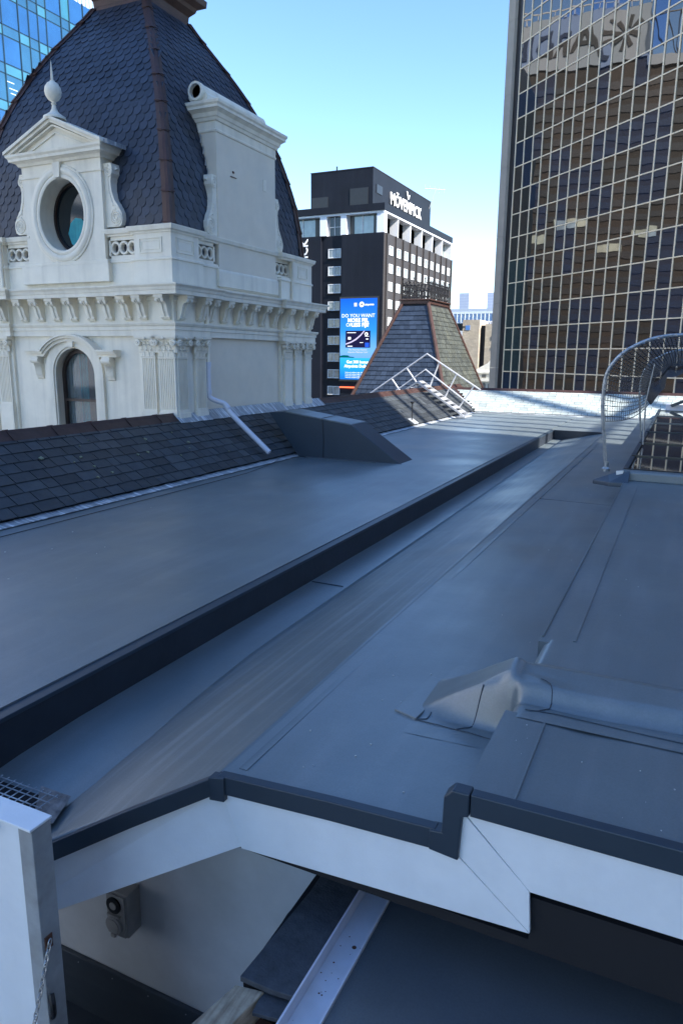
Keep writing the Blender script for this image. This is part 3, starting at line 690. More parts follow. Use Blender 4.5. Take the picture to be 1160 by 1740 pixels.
t = thing('wire_cage', (-.8, 9.27, .25), 'arched bird wire cage of thin sagging wires on steel hoops at the skylight edge', 'cage')
H1 = [(-.78, .25), (-.82, .55), (-.857, .83), (-.885, 1.11), (-.878, 1.38), (-.811, 1.55), (-.679, 1.696), (-.476, 1.812), (-.29, 1.865), (-.076, 1.885), (.3, 1.89), (.8, 1.80), (1.2, 1.5), (1.45, 1.1), (1.5, .3)]
def interp(P, t_):
    k = t_*(len(P)-1); i = min(int(k), len(P)-2); a = k-i; p0, p1, p2, p3 = P[max(i-1, 0)], P[i], P[i+1], P[min(i+2, len(P)-1)]
    return tuple(.5*((2*b)+(-a_+c)*a+(2*a_-5*b+4*c-d_)*a*a+(-a_+3*b-3*c+d_)*a**3) for a_, b, c, d_ in zip(p0, p1, p2, p3))
H1 = [interp(H1, k/60) for k in range(61)]
YH = 9.27; YH2 = 13.6
q = MB(); q.tube([(x, YH, z) for x, z in H1], .021, 8); q.build('hoop', GALV, t, smooth=True)
H2 = [(x*.86+.06, z*.93+.02) for x, z in H1]
q = MB(); q.tube([(x, YH2, z) for x, z in H2], .017, 8); q.build('hoop', GALV, t, smooth=True)
q = MB(); q.tube([(-.47, 11.3, .38), (-.49, 11.3, 1.0), (-.42, 11.3, 1.55)], .012, 6); q.build('stay_post', GALV, t)
q = MB(); q.lathe((-.78, YH, .25), [(.05, 0), (.05, .03), (.03, .05), (.028, .12), (.0001, .12)], 12); q.build('pole_foot', GALV, t)
q = MB(); nT, nU = 60, 30
def S(k, u):
    tt = .15+.70*k/nT                     # parameter along hoop
    i = tt*60; a = H1[int(i)]; b_ = H2[int(i)]
    x = a[0]+(b_[0]-a[0])*u; z = a[1]+(b_[1]-a[1])*u; y = YH+(YH2-YH)*u
    sg = math.sin(math.pi*u)
    pin = .55*u**1.6                      # gathered in towards a bundle at the rear
    cx, cz = -.28, 1.12
    x += (cx-x)*pin*.9; z += (cz-z)*pin*.75
    w_ = max(0, 1-abs(tt-.32)/.4)
    x += .10*sg*w_; z -= .10*sg
    return (x, y, z)
for k in range(nT+1): q.tube([S(k, j/16) for j in range(17)], .0058, 4)
q.build('long_wire', WIRE, t, kind='stuff')
q = MB()
for j in range(1, nU): q.tube([S(k, (j/nU)) for k in range(0, nT+1, 1)], .0034, 3)
q.build('cross_wire', WIRE, t, kind='stuff')
q = MB()
for j in range(46):
    u = j/45; k1 = 1-.42*u; y = YH2-2.6*u; P = []
    for k in range(22):
        x, z = H2[14+int(k*1.9)]; x = .25+(x-.25)*k1+.03*math.sin(k*.9+u*5); z = 1.35+(z-1.35)*k1-.22*math.sin(math.pi*u*.8)+.03*math.sin(k*1.3+u*7); P.append((x, y, z))
    q.tube(P, .0055, 3)
q.build('sagging_netting', WIRE, t, kind='stuff')
q = MB()
for k in range(36):
    x, z = H1[3+int(k*1.5)]; a = random.uniform(0, 6.28); q.tube([(x, YH-.022, z), (x+.03*math.cos(a), YH-.04, z+.03*math.sin(a))], .003, 4)
    q.tube([(x-.025, YH-.01, z-.012), (x+.025, YH-.03, z+.012)], .004, 4)
q.build('wire_ties', GALV, t, kind='stuff')

# white parapet bits beyond the skylight
t = thing('metal_flashing', (1.0, 20.6, .25), 'pale metal flashing and dark bracket beyond the skylight at the right edge', 'flashing')
q = MB(); q.box(-.40, 4.2, 20.6, 20.9, .25, .46); q.build('curb', CHANW, t, bevel=.01)
q = MB(); q.prism([(-.3, 20.5, .46), (.05, 20.5, .62), (.1, 20.5, .56), (-.25, 20.5, .40)], [(-.3, 20.58, .46), (.05, 20.58, .62), (.1, 20.58, .56), (-.25, 20.58, .40)]); q.build('bracket', TRIM, t)
# ================================================================== CREAM TOWER
tw = thing('corner_tower', (-8.6, 10.42, -1.4), 'cream stucco classical tower with pilasters, oval dormer, tall chimney and a dark scalloped slate dome', 'tower')
FOOT = [(-10.6,8.35),(-9.88,8.35),(-9.88,8.42),(-7.28,8.42),(-7.28,8.35),(-6.6,8.35),(-6.6,9.07),(-6.68,9.07),(-6.68,11.36),(-6.6,11.36),(-6.6,12.5),(-10.6,12.5)]
def offs(poly, o):
    n = len(poly); res = []
    for i in range(n):
        p0, p1, p2 = Vector((*poly[i-1], 0)), Vector((*poly[i], 0)), Vector((*poly[(i+1) % n], 0))
        d1 = (p1-p0).normalized(); d2 = (p2-p1).normalized()
        n1 = Vector((d1.y, -d1.x, 0)); n2 = Vector((d2.y, -d2.x, 0))
        res.append((p1.x+(n1.x+n2.x)*o, p1.y+(n1.y+n2.y)*o))
    return res
def mould(nm, prof, poly=FOOT, mat=STUC, parent=tw, bevel=0.0):
    q = MB(); q.strip([[(x, y, z) for x, y in offs(poly, o)] for o, z in prof]); return q.build(nm, mat, parent, bevel=bevel)
def holed(q, x0, x1, z0, z1, hole, y, y2, axis='y'):
    # rectangular plate with a star shaped hole, from y (front) to y2 (back)
    cx = sum(p[0] for p in hole)/len(hole); cz = sum(p[1] for p in hole)/len(hole)
    angs = sorted([math.atan2(p[1]-cz, p[0]-cx) for p in hole] + [math.atan2(b-cz, a-cx) for a in (x0, x1) for b in (z0, z1)])
    def hit_hole(a):
        dx, dz = math.cos(a), math.sin(a); best = None
        for i in range(len(hole)):
            (ax, az), (bx, bz) = hole[i], hole[(i+1) % len(hole)]
            ex, ez = bx-ax, bz-az; det = dx*(-ez)+ex*dz
            if abs(det) < 1e-9: continue
            t = ((ax-cx)*(-ez)+ex*(az-cz))/det; s = (dx*(az-cz)-dz*(ax-cx))/det
            if t > 0 and -1e-6 <= s <= 1+1e-6 and (best is None or t > best): best = t
        return (cx+dx*best, cz+dz*best)
    def hit_rect(a):
        dx, dz = math.cos(a), math.sin(a); t = 1e9
        if dx > 1e-9: t = min(t, (x1-cx)/dx)
        if dx < -1e-9: t = min(t, (x0-cx)/dx)
        if dz > 1e-9: t = min(t, (z1-cz)/dz)
        if dz < -1e-9: t = min(t, (z0-cz)/dz)
        return (cx+dx*t, cz+dz*t)
    H = [hit_hole(a) for a in angs]; O = [hit_rect(a) for a in angs]; n = len(angs)
    vs = [(a, y, b) for a, b in O]+[(a, y, b) for a, b in H]+[(a, y2, b) for a, b in O]+[(a, y2, b) for a, b in H]; fs = []
    for i in range(n):
        j = (i+1) % n
        fs += [(i, j, n+j, n+i), (2*n+i, 3*n+i, 3*n+j, 2*n+j), (n+i, n+j, 3*n+j, 3*n+i), (i, 2*n+i, 2*n+j, j)]
    q.add(vs, fs)
# --- main storey: walls
CX = -8.60
def archpts(cx, r, zs, zb, n=20):
    return [(cx-r, zb)] + [(cx+r, zb)] + [(cx+r*math.cos(math.pi*i/n), zs+r*math.sin(math.pi*i/n)) for i in range(n+1)]
ar = archpts(CX, .43, 1.28, -1.0)
q = MB(); holed(q, -9.88, -7.28, -1.4, 1.92, ar, 8.42, 8.62); q.build('wall', STUC, tw)
q = MB(); q.box(-10.6, -9.88, 8.42, 12.5, -1.4, 1.92); q.box(-7.28, -6.68, 8.42, 11.36, -1.4, 1.92); q.box(-9.88, -6.68, 11.36, 12.42, -1.4, 1.92); q.build('wall_mass', STUCR, tw)
# right side panel frame: render field with projecting margins
q = MB(); q.box(-6.68, -6.665, 9.12, 11.32, .60, .74); q.build('plinth', STUC, tw, bevel=.004)
# corner bays behind pilasters
for bx in ((-7.27, -6.625, 8.375, 9.06), (-10.6, -9.89, 8.375, 8.5), (-6.8, -6.625, 11.37, 12.5)):
    q = MB(); q.box(*bx, -1.4, 1.86); q.build('corner_bay', STUC, tw)
# --- pilasters: a fluted shaft, base and capital each
def front(x, v, z, o): return (o[0]+x, o[1]-v, z)
def mkT(face, u0, plane):
    if face == 'front': return lambda u, v, z: (u0+u, plane-v, z)
    return lambda u, v, z: (plane+v, u0+u, z)
def shaft(face, u0, plane, wd, flutes, depth=.045, z0=.80, z1=1.545):
    q = MB(); q.T = mkT(face, u0, plane)
    n = flutes; pr = [(-wd/2, 0), (-wd/2, depth)]
    if n:
        fw = (wd-.03)/n
        for k in range(n):
            a = -wd/2+.015+k*fw
            pr += [(a+fw*.2, depth), (a+fw*.3, depth-.013), (a+fw*.7, depth-.013), (a+fw*.8, depth)]
    pr += [(wd/2, depth), (wd/2, 0)]
    q.prism([(u, v, z0) for u, v in pr], [(u, v, z1) for u, v in pr]); q.build('pilaster_shaft', STUC, tw)
    q = MB(); q.T = mkT(face, u0, plane)
    q.box(-wd/2-.02, wd/2+.02, 0, depth+.02, -1.4, z0-.03); q.box(-wd/2-.01, wd/2+.01, 0, depth+.01, z0-.03, z0+.012); q.build('pilaster_base', STUC, tw, bevel=.004)
capcache = {}
def capital(face, u0, plane, wd, z0=1.545, z1=1.862):
    key = (face, round(wd, 2))
    if key not in capcache:
        q = MB(); q.T = mkT(face, 0, 0); H = z1-z0
        # bell
        q.strip([[(-wd/2-a, 0, z), (-wd/2-a, .04+a, z), (wd/2+a, .04+a, z), (wd/2+a, 0, z)] for a, z in ((.012, 0), (.016, .02), (-.002, .025), (.0, .16), (.02, .24), (.03, .265))])
        # abacus
        q.strip([[(-wd/2-a, 0, z), (-wd/2-a, .04+a, z), (wd/2+a, .04+a, z), (wd/2+a, 0, z)] for a, z in ((.055, .268), (.06, .285), (.07, .29), (.072, H))])
        def leaf(u, vb, zb, h, w_, curl, side=0):
            L = []
            for s in range(6):
                tt = s/5; ww = w_*(1-.1*tt-.75*max(0, tt-.7)/.3*.6)/2; v = vb+.006+curl*tt**2.6; z = zb+h*math.sin(tt*1.75)/math.sin(1.75) if tt < .9 else zb+h*.93
                L.append([(u-ww, v-.004, z), (u-ww*.45, v+.008, z+.003), (u, v+.003, z+.004), (u+ww*.45, v+.008, z+.003), (u+ww, v-.004, z), (u, v-.010, z-.008)])
            q.strip(L)
        n = max(2, round(wd/.085))
        for k in range(n): leaf(-wd/2+wd*(k+.5)/n, .04, .025, .10, wd/n*.95, .038)
        for k in range(n+1): leaf(-wd/2+wd*k/n, .042, .085, .115, wd/n*.9, .05)
        def vol(u, z, r, v0, v1):
            q.strip([[(u+rr*math.cos(2*math.pi*i/12), v, z+rr*math.sin(2*math.pi*i/12)) for i in range(12)] for rr, v in ((r, v0), (r, v1), (r*.6, v1+.004), (r*.5, v1-.006), (r*.3, v1-.004), (r*.22, v1+.010), (.001, v1+.012))])
        for sg in (-1, 1):
            vol(sg*(wd/2+.012), .222, .046, .02, .105)
            q.tube([(sg*.012, .052, .19), (sg*wd*.22, .064, .235), (sg*wd*.42, .078, .262)], .012, 6)
            vol(sg*.030, .235, .018, .05, .075)
        q.lathe((0, .105, .268), [(.0001, 0), (.02, .004), (.026, .02), (.015, .04), (.0001, .045)], 8)
        q.T = None
        capcache[key] = mesh('capital', q, STUC, smooth=False)
    loc = (u0, plane, z0) if face == 'front' else (plane, u0, z0)
    place('capital', capcache[key], tw, Matrix.Translation(loc))
PILS = [('front', -7.08, 8.375, .25, 7), ('front', -6.745, 8.375, .29, 8), ('right', 8.49, -6.625, .23, 7), ('right', 8.92, -6.625, .25, 7),
        ('right', 11.56, -6.625, .25, 0), ('right', 11.93, -6.625, .2, 0), ('right', 12.33, -6.625, .25, 0), ('front', -10.08, 8.375, .27, 7), ('front', -10.45, 8.375, .27, 7)]
for fc, u0, pl_, wd, fl in PILS:
    shaft(fc, u0, pl_, wd, fl); capital(fc, u0, pl_, wd)
# --- entablature
mould('architrave', [(-.05, 1.862), (.055, 1.864), (.055, 1.945), (.070, 1.95), (.070, 2.0), (.085, 2.005), (.10, 2.035), (.10, 2.055), (-.05, 2.06)])
mould('frieze', [(-.01, 2.05), (-.01, 2.44)])
mould('cornice', [(-.05, 2.395), (.03, 2.397), (.03, 2.42), (.205, 2.422), (.205, 2.475), (.215, 2.48), (.225, 2.515), (.25, 2.545), (.25, 2.565), (-.05, 2.60)])
mould('bed_moulding', [(-.02, 2.34), (.012, 2.36), (.028, 2.396), (-.02, 2.397)])
def bracket_mesh(face):
    q = MB(); q.T = mkT(face, 0, 0)
    pr = [(0, 2.405), (.185, 2.405), (.190, 2.385), (.178, 2.36), (.15, 2.335), (.115, 2.30), (.098, 2.26), (.085, 2.20), (.062, 2.15), (.050, 2.115), (.030, 2.09), (0, 2.085)]
    q.prism([(-.066, v, z) for v, z in pr], [(.066, v, z) for v, z in pr])
    q.box(-.080, .080, -.01, .198, 2.385, 2.42)
    for sg in (-1, 1):
        for cv, cz, r in ((.148, 2.352, .036), (.040, 2.125, .022)):
            q.strip([[(sg*u, cv+rr*math.cos(2*math.pi*i/12), cz+rr*math.sin(2*math.pi*i/12)) for i in range(12)] for rr, u in ((r, .03), (r, .074), (r*.62, .076), (r*.5, .068), (r*.35, .068), (r*.3, .080), (.001, .081))])
    q.tube([(0, .19, 2.37), (0, .12, 2.29), (0, .093, 2.2), (0, .06, 2.13)], .010, 6)
    q.T = None; return mesh('cornice_bracket', q, STUC)
bf, br_ = bracket_mesh('front'), bracket_mesh('right')
for x in (-6.72, -7.13): place('cornice_bracket', bf, tw, Matrix.Translation((x, 8.36, 0)))
for k in range(7): place('cornice_bracket', bf, tw, Matrix.Translation((-7.48-.352*k, 8.43, 0)))
for x in (-9.98, -10.4): place('cornice_bracket', bf, tw, Matrix.Translation((x, 8.36, 0)))
for y in (8.50, 8.95, 11.48, 11.95, 12.38): place('cornice_bracket', br_, tw, Matrix.Translation((-6.61, y, 0)))
for y in (9.28, 9.66, 10.04, 10.42, 10.80, 11.18): place('cornice_bracket', br_, tw, Matrix.Translation((-6.69, y, 0)))
# --- attic and parapet
mould('attic_wall', [(.0, 2.58), (.0, 2.60), (.0, 2.90), (.018, 2.905), (.018, 2.93), (-.0, 2.94), (-.0, 2.965)])
for pp in ([(-10.6,8.35),(-9.88,8.35),(-9.88,8.42),(-9.37,8.42),(-9.37,8.75),(-10.6,8.75)], [(-7.81,8.42),(-7.28,8.42),(-7.28,8.35),(-6.6,8.35),(-6.6,9.07),(-6.68,9.07),(-6.68,11.36),(-6.6,11.36),(-6.6,12.5),(-6.95,12.5),(-6.95,8.75),(-7.81,8.75)]):
    mould('parapet_cap', [(-.02, 3.262), (.012, 3.264), (.018, 3.285), (.045, 3.30), (.058, 3.345), (.058, 3.362), (-.02, 3.372)], pp)
def pier(x0, x1, y0, y1, faces):
    q = MB(); q.box(x0, x1, y0, y1, 2.955, 3.27); q.build('parapet_pier', STUC, tw)
    for fc, a, b_, pl_ in faces:   # raised frame and sunk panel
        q = MB(); q.T = mkT(fc, 0, pl_)
        for (u0, u1, z0, z1) in ((a, b_, 3.19, 3.205), (a, b_, 3.0, 3.015), (a, a+.015, 3.015, 3.19), (b_-.015, b_, 3.015, 3.19)): q.box(u0, u1, .0, .012, z0, z1)
        for (u0, u1, z0, z1) in ((a+.04, b_-.04, 3.155, 3.163), (a+.04, b_-.04, 3.042, 3.05), (a+.04, a+.048, 3.05, 3.155), (b_-.048, b_-.04, 3.05, 3.155)): q.box(u0, u1, .0, .006, z0, z1)
        q.T = None; q.build('panel_frame', STUC, tw)
pier(-7.26, -6.602, 8.352, 8.98, [('front', -7.16, -6.76, 8.352), ('right', 8.46, 8.86, -6.602)])
pier(-10.598, -9.9, 8.352, 8.9, [('front', -10.45, -10.02, 8.352)])
pier(-7.1, -6.602, 11.80, 12.498, [('right', 11.95, 12.32, -6.602)])
rg = {}
def rings(face, u0, u1, plane, n):
    wd = (u1-u0)/n; r = .092
    q = MB(); q.T = mkT(face, 0, plane); q.box(u0, u1, -.10, -.012, 2.955, 3.005); q.box(u0, u1, -.10, -.012, 3.212, 3.27)
    q.box(u0-.035, u0+.0, -.10, -.012, 3.0, 3.22); q.box(u1, u1+.035, -.10, -.012, 3.0, 3.22); q.T = None; q.build('balustrade_frame', STUC, tw)
    for k in range(n):
        q = MB(); q.T = mkT(face, u0+wd*(k+.5), plane); N = 20; ro = min(r, wd/2+.012)
        q.strip([[(rr*math.cos(2*math.pi*i/N), v, 3.108+rr*1.12*math.sin(2*math.pi*i/N)) for i in range(N)] for rr, v in ((ro*.60, -.09), (ro*.60, -.028), (ro*.70, -.014), (ro*.92, -.014), (ro*1.0, -.028), (ro*1.0, -.09), (ro*.60, -.09))], caps=False)
        q.T = None; q.build('balustrade_ring', STUC, tw)
rings('front', -7.76, -7.29, 8.42, 3); rings('front', -9.87, -9.42, 8.42, 3)
rings('right', 9.03, 9.47, -6.68, 3); rings('right', 11.32, 11.76, -6.68, 3)
# --- dome
PROF = [(2.62, 1.90), (3.0, 1.90), (3.3, 1.92), (3.7, 1.90), (4.34, 1.81), (5.0, 1.64), (5.3, 1.53), (5.6, 1.39), (6.0, 1.185), (6.2, 1.07), (6.47, .89), (6.7, .73), (6.9, .60), (7.02, .52), (7.3, .4)]
DC = (-8.655, 10.43)
def hz(z):
    for (a, h0), (b_, h1) in zip(PROF, PROF[1:]):
        if z <= b_: return h0+(h1-h0)*(z-a)/(b_-a)
    return PROF[-1][1]
# smooth the profile
FP = [(z, (hz(z-.15)+hz(z)+hz(z+.15))/3) for z in [2.7+.06*k for k in range(73)]]
def hs(z):
    k = max(0, min(len(FP)-2, int((z-2.7)/.06))); a, h0 = FP[k]; b_, h1 = FP[k+1]; return h0+(h1-h0)*(z-a)/(b_-a)
q = MB(); q.strip([[(DC[0]-h, DC[1]-h, z), (-9.1, DC[1]-h, z), (-9.1, DC[1]-h+nd, z), (-8.1, DC[1]-h+nd, z), (-8.1, DC[1]-h, z), (DC[0]+h, DC[1]-h, z), (DC[0]+h, DC[1]+h, z), (DC[0]-h, DC[1]+h, z)] for z, h, nd in [(a, b_-.02, .6 if a < 4.3 else .001) for a, b_ in FP] if h > .5])
dome = q.build('dome', SHING, tw)
def scallop():
    W_, L, th = .150, .215, .010; pts = [(-W_/2+.003, L), (-W_/2+.003, .075)]
    for i in range(1, 8):
        a = math.pi + math.pi*i/8; pts.append((math.cos(a)*(W_/2-.003), .075+math.sin(a)*.075))
    pts += [(W_/2-.003, .075), (W_/2-.003, L)]
    q = MB(); q.prism([(x, y, 0) for x, y in pts], [(x, y, th) for x, y in pts]); return mesh('scalloped_slate', q, SHING)
scm = scallop(); rest = MB(); cnt = 0; cand = []
# rows by arc length
zz = 3.05; row = 0
while zz < 6.93:
    slope = (hs(zz+.03)-hs(zz-.03))/.06; dz = .120/math.sqrt(1+slope*slope); h = hs(zz)
    off = .075 if row % 2 else 0
    for fc in range(3):     # front, right, left-hidden
        n = int(h/.15)+2
        for k in range(-n, n+1):
            u = k*.15+off
            if abs(u) > h-.05: continue
            if fc == 0 and zz < 4.3 and abs(u-.05) < .62: continue
            cand.append((fc, zz, u, h, slope))
    row += 1; zz += dz
def vis_rank(c):
    fc, z, u, h, s = c
    if fc == 2: return 99
    blocked = (fc == 0 and z < 4.7 and abs(u-.05) < .72) or (fc == 1 and z < 5.1 and abs(u) < .85) or (fc == 1 and u > .9 and z < 5)
    return (50 if blocked else 0) + (0 if fc == 0 else 6) + z*.5
cand.sort(key=vis_rank)
for fc, z, u, h, s in cand:
    up = Vector((0, s, 1)).normalized()          # in (u, inward, z) frame: inward = -s
    if fc == 0: U = Vector((1, 0, 0)); outw = Vector((0, -1, 0))
    elif fc == 1: U = Vector((0, 1, 0)); outw = Vector((1, 0, 0))
    else: U = Vector((0, -1, 0)); outw = Vector((-1, 0, 0))
    up = (Vector((0, 0, 1)) + outw*s).normalized(); N = U.cross(up)
    if N.dot(outw) < 0: N = -N
    tl = R(-4.6+random.uniform(-1.2, 1.2)); up2 = up*math.cos(tl)+N*math.sin(tl); N2 = N*math.cos(tl)-up*math.sin(tl)
    rl = R(random.uniform(-1.2, 1.2)); U2 = U*math.cos(rl)+up2*math.sin(rl); up3 = up2*math.cos(rl)-U*math.sin(rl)
    mm = Matrix((U2, up3, N2)).transposed().to_4x4()
    mm.translation = Vector((DC[0], DC[1], z)) + outw*(h+.006) + U*u
    if cnt < 290 and vis_rank((fc, z, u, h, s)) < 40: place('scalloped_slate', scm, dome, mm); cnt += 1
    else: joined(rest, scm, mm)
rest.build('slates', SHING, dome, kind='stuff', fix=False)
# hips: lapped lengths of brown copper
for sx, sy in ((1, -1), (1, 1), (-1, -1), (-1, 1)):
    zs = [3.0+.42*k for k in range(10)]+[7.02]
    for a, b_ in zip(zs, zs[1:]):
        q = MB(); loops = []
        for k in range(6):
            z = a+(b_-a)*k/5+(.0 if k else -.02); h = hs(z)+.016+(.010 if k == 0 else 0) - .004*k/5; wv = .115 - .02*(z-3)/4
            c = (DC[0]+sx*h, DC[1]+sy*h)
            loops.append([(c[0]-sx*wv, c[1]+sy*.012, z), (c[0]-sx*.035, c[1]+sy*.014, z), (c[0]-sx*.02, c[1]+sy*.034, z), (c[0]+sx*.026, c[1]+sy*.026, z), (c[0]+sx*.034, c[1]-sy*.02, z), (c[0]+sx*.014, c[1]-sy*.035, z), (c[0]+sx*.012, c[1]-sy*wv, z), (c[0]-sx*.06, c[1]-sy*.06, z)])
        q.strip(loops); q.build('hip_capping', COPP, tw)
        h = hs(a)+.02; q = MB(); c = (DC[0]+sx*h, DC[1]+sy*h)
        q.tube([(c[0]-sx*.12, c[1]+sy*.02, a+.008), (c[0]+sx*.012, c[1]+sy*.02, a), (c[0]+sx*.02, c[1]+sy*.012, a), (c[0]+sx*.02, c[1]-sy*.12, a+.008)], .006, 6); q.build('hip_roll_joint', COPP, tw)
def sq(h, z): return [(DC[0]-h, DC[1]-h, z), (DC[0]+h, DC[1]-h, z), (DC[0]+h, DC[1]+h, z), (DC[0]-h, DC[1]+h, z)]
q = MB(); q.strip([sq(h, z) for h, z in ((.50, 6.93), (.56, 6.95), (.56, 7.02), (.53, 7.03), (.54, 7.12), (.62, 7.20), (.64, 7.26), (.75, 7.30), (.76, 7.40), (.70, 7.43), (.6, 7.45))]); q.build('crown_moulding', COPP, tw, bevel=.006)
q = MB()
for i in range(4):
    a = Vector(sq(.62, 7.45)[i]); b_ = Vector(sq(.62, 7.45)[(i+1) % 4])
    for k in range(8):
        p = a+(b_-a)*k/8; q.tube([p, p+Vector((0, 0, .5))], .02, 6)
    q.tube([a+Vector((0, 0, .42)), b_+Vector((0, 0, .42))], .02, 6)
q.build('crown_railing', IRON, tw)
# --- oval dormer
D = 8.37; OC = (-8.605, 3.615)
def ell(a, b_, n=48, c=OC): return [(c[0]+a*math.cos(2*math.pi*i/n), c[1]+b_*math.sin(2*math.pi*i/n)) for i in range(n)]
q = MB(); holed(q, -9.37, -7.81, 2.955, 4.36, ell(.45, .515), D, D+.06); q.build('dormer_front', STUC, tw)
q = MB()
xx = (-9.36, -7.82); holes = [[(x, y, z) for x, z in ell(.45, .515)] for y in (D+.06, D+.34)]; q.strip(holes, caps=False); q.build('oval_reveal', STUC, tw, smooth=True, fix=False)
q = MB(); q.box(-9.36, -9.12, D+.06, D+1.35, 2.9, 4.37); q.box(-8.07, -7.82, D+.06, D+1.35, 2.9, 4.37); q.box(-9.12, -8.07, D+.40, D+1.3, 4.15, 4.37); q.build('dormer_cheek', STUC, tw)
q = MB(); q.prism([(-9.50, D-.03, 2.645), (-7.74, D-.03, 2.645), (-7.74, D-.03, 2.90), (-9.50, D-.03, 2.90)], [(-9.50, 8.6, 2.645), (-7.74, 8.6, 2.645), (-7.74, 8.6, 2.90), (-9.50, 8.6, 2.90)])
q.build('dormer_base', STUC, tw, bevel=.006)
q = MB(); q.box(-9.45, -7.76, D-.018, 8.6, 2.90, 2.955); q.build('dormer_base_mould', STUC, tw, bevel=.008)
for a, b_, dd, w_ in ((.47, .535, .030, .03), (.545, .615, .045, .045), (.60, .675, .022, .02)):
    q = MB(); n = 48; q.strip([[(OC[0]+(a+s)*math.cos(2*math.pi*i/n), D-v, OC[1]+(b_+s)*math.sin(2*math.pi*i/n)) for i in range(n)] for s, v in ((-w_, -.01), (-w_, dd*.6), (-w_*.4, dd), (w_*.4, dd), (w_, dd*.6), (w_, -.01))], caps=False)
    q.build('oval_moulding', STUC, tw, smooth=True)
q = MB(); q.prism([(-8.66, D-.065, 4.12), (-8.55, D-.065, 4.12), (-8.53, D-.065, 4.33), (-8.68, D-.065, 4.33)], [(-8.66, D+.01, 4.12), (-8.55, D+.01, 4.12), (-8.53, D+.01, 4.33), (-8.68, D+.01, 4.33)]); q.build('keystone', STUC, tw, bevel=.006)
q = MB(); n = 48; q.strip([[(OC[0]+(.44+s)*math.cos(2*math.pi*i/n), y, OC[1]+(.505+s)*math.sin(2*math.pi*i/n)) for i in range(n)] for s, y in ((0, D+.25), (-.035, D+.25), (-.035, D+.31), (0, D+.31))], caps=False)
wn = q.build('oval_window_frame', FRAMEB, tw, smooth=True)
q = MB(); q.add([(x, D+.285, z) for x, z in ell(.43, .495)], [tuple(range(48))]); q.build('pane', GLASSD, wn, fix=False)
WARM = M('curtain_seen_in_glass', (.04, .32, .36), .7, var=.2, scale=5, streak=(.02, .12, .15), streak_amt=.9, streak_sc=(26, 3, .4))
q = MB(); q.prism([(-8.78, D+.268, 3.40), (-8.72, D+.268, 3.55), (-8.62, D+.268, 3.62), (-8.50, D+.268, 3.60), (-8.38, D+.268, 3.48), (-8.30, D+.268, 3.32), (-8.34, D+.268, 3.22), (-8.45, D+.268, 3.15), (-8.60, D+.268, 3.16), (-8.72, D+.268, 3.25)],
    [(x, D+.272, z) for x, z in [(-8.78, 3.40), (-8.72, 3.55), (-8.62, 3.62), (-8.50, 3.60), (-8.38, 3.48), (-8.30, 3.32), (-8.34, 3.22), (-8.45, 3.15), (-8.60, 3.16), (-8.72, 3.25)]]); q.build('teal_curtain', WARM, wn)
# entablature and pediment of dormer
DF = [(-9.37, D), (-7.81, D), (-7.81, D+.95), (-9.37, D+.95)]
mould('dormer_string', [(-.02, 4.155), (.018, 4.16), (.022, 4.185), (-.02, 4.19)], DF)
mould('dormer_cornice', [(-.02, 4.33), (.03, 4.335), (.05, 4.37), (.09, 4.39), (.125, 4.395), (.13, 4.43), (.155, 4.455), (.16, 4.485), (-.02, 4.495)], DF)
ax, az = -8.59, 4.93
def rake(nm, e0, e1, zl, zh, y0, y1):
    for sg in (-1, 1):
        xe = ax+sg*e0
        q = MB(); lo = [(xe, zl), (ax, az-(4.93-zh)+0), (ax, az-(4.93-zh)+e1), (xe, zl+e1)]
        q.prism([(x, y0, z) for x, z in lo], [(x, y1, z) for x, z in lo]); q.build(nm, STUC, tw, bevel=.004)
rake('raking_cornice', .955, .045, 4.485, 4.885, D-.175, D+.95)
rake('raking_cornice', .925, .04, 4.455, 4.845, D-.14, D+.95)
rake('raking_cornice', .84, .03, 4.46, 4.80, D-.095, D+.1)
rake('raking_cornice', .62, .025, 4.47, 4.715, D-.055, D+.1)
q = MB(); q.prism([(ax-.80, D-.03, 4.49), (ax+.80, D-.03, 4.49), (ax, D-.03, 4.83)], [(ax-.80, D+.95, 4.49), (ax+.80, D+.95, 4.49), (ax, D+.95, 4.83)]); q.build('tympanum', STUC, tw)
q = MB(); q.lathe((ax, D-.03, 4.90), [(.16, 0), (.155, .03), (.12, .05), (.065, .09), (.035, .14), (.026, .19), (.04, .205), (.026, .22), (.035, .235), (.075, .26), (.108, .31), (.118, .365), (.108, .42), (.075, .47), (.035, .497), (.032, .51), (.018, .515), (.016, .60), (.006, .74), (.0001, .78)], 24); q.build('ball_finial', STUC, tw, smooth=True)
q = MB(); q.prism([(ax+.90, D-.1, 4.50), (ax+1.02, D-.1, 4.46), (ax+1.02, D+.85, 4.46), (ax+.90, D+.85, 4.50)], [(ax+.90, D-.1, 4.56), (ax+1.02, D-.1, 4.52), (ax+1.02, D+.85, 4.52), (ax+.90, D+.85, 4.56)]); q.build('lead_gutter', LEAD, tw)
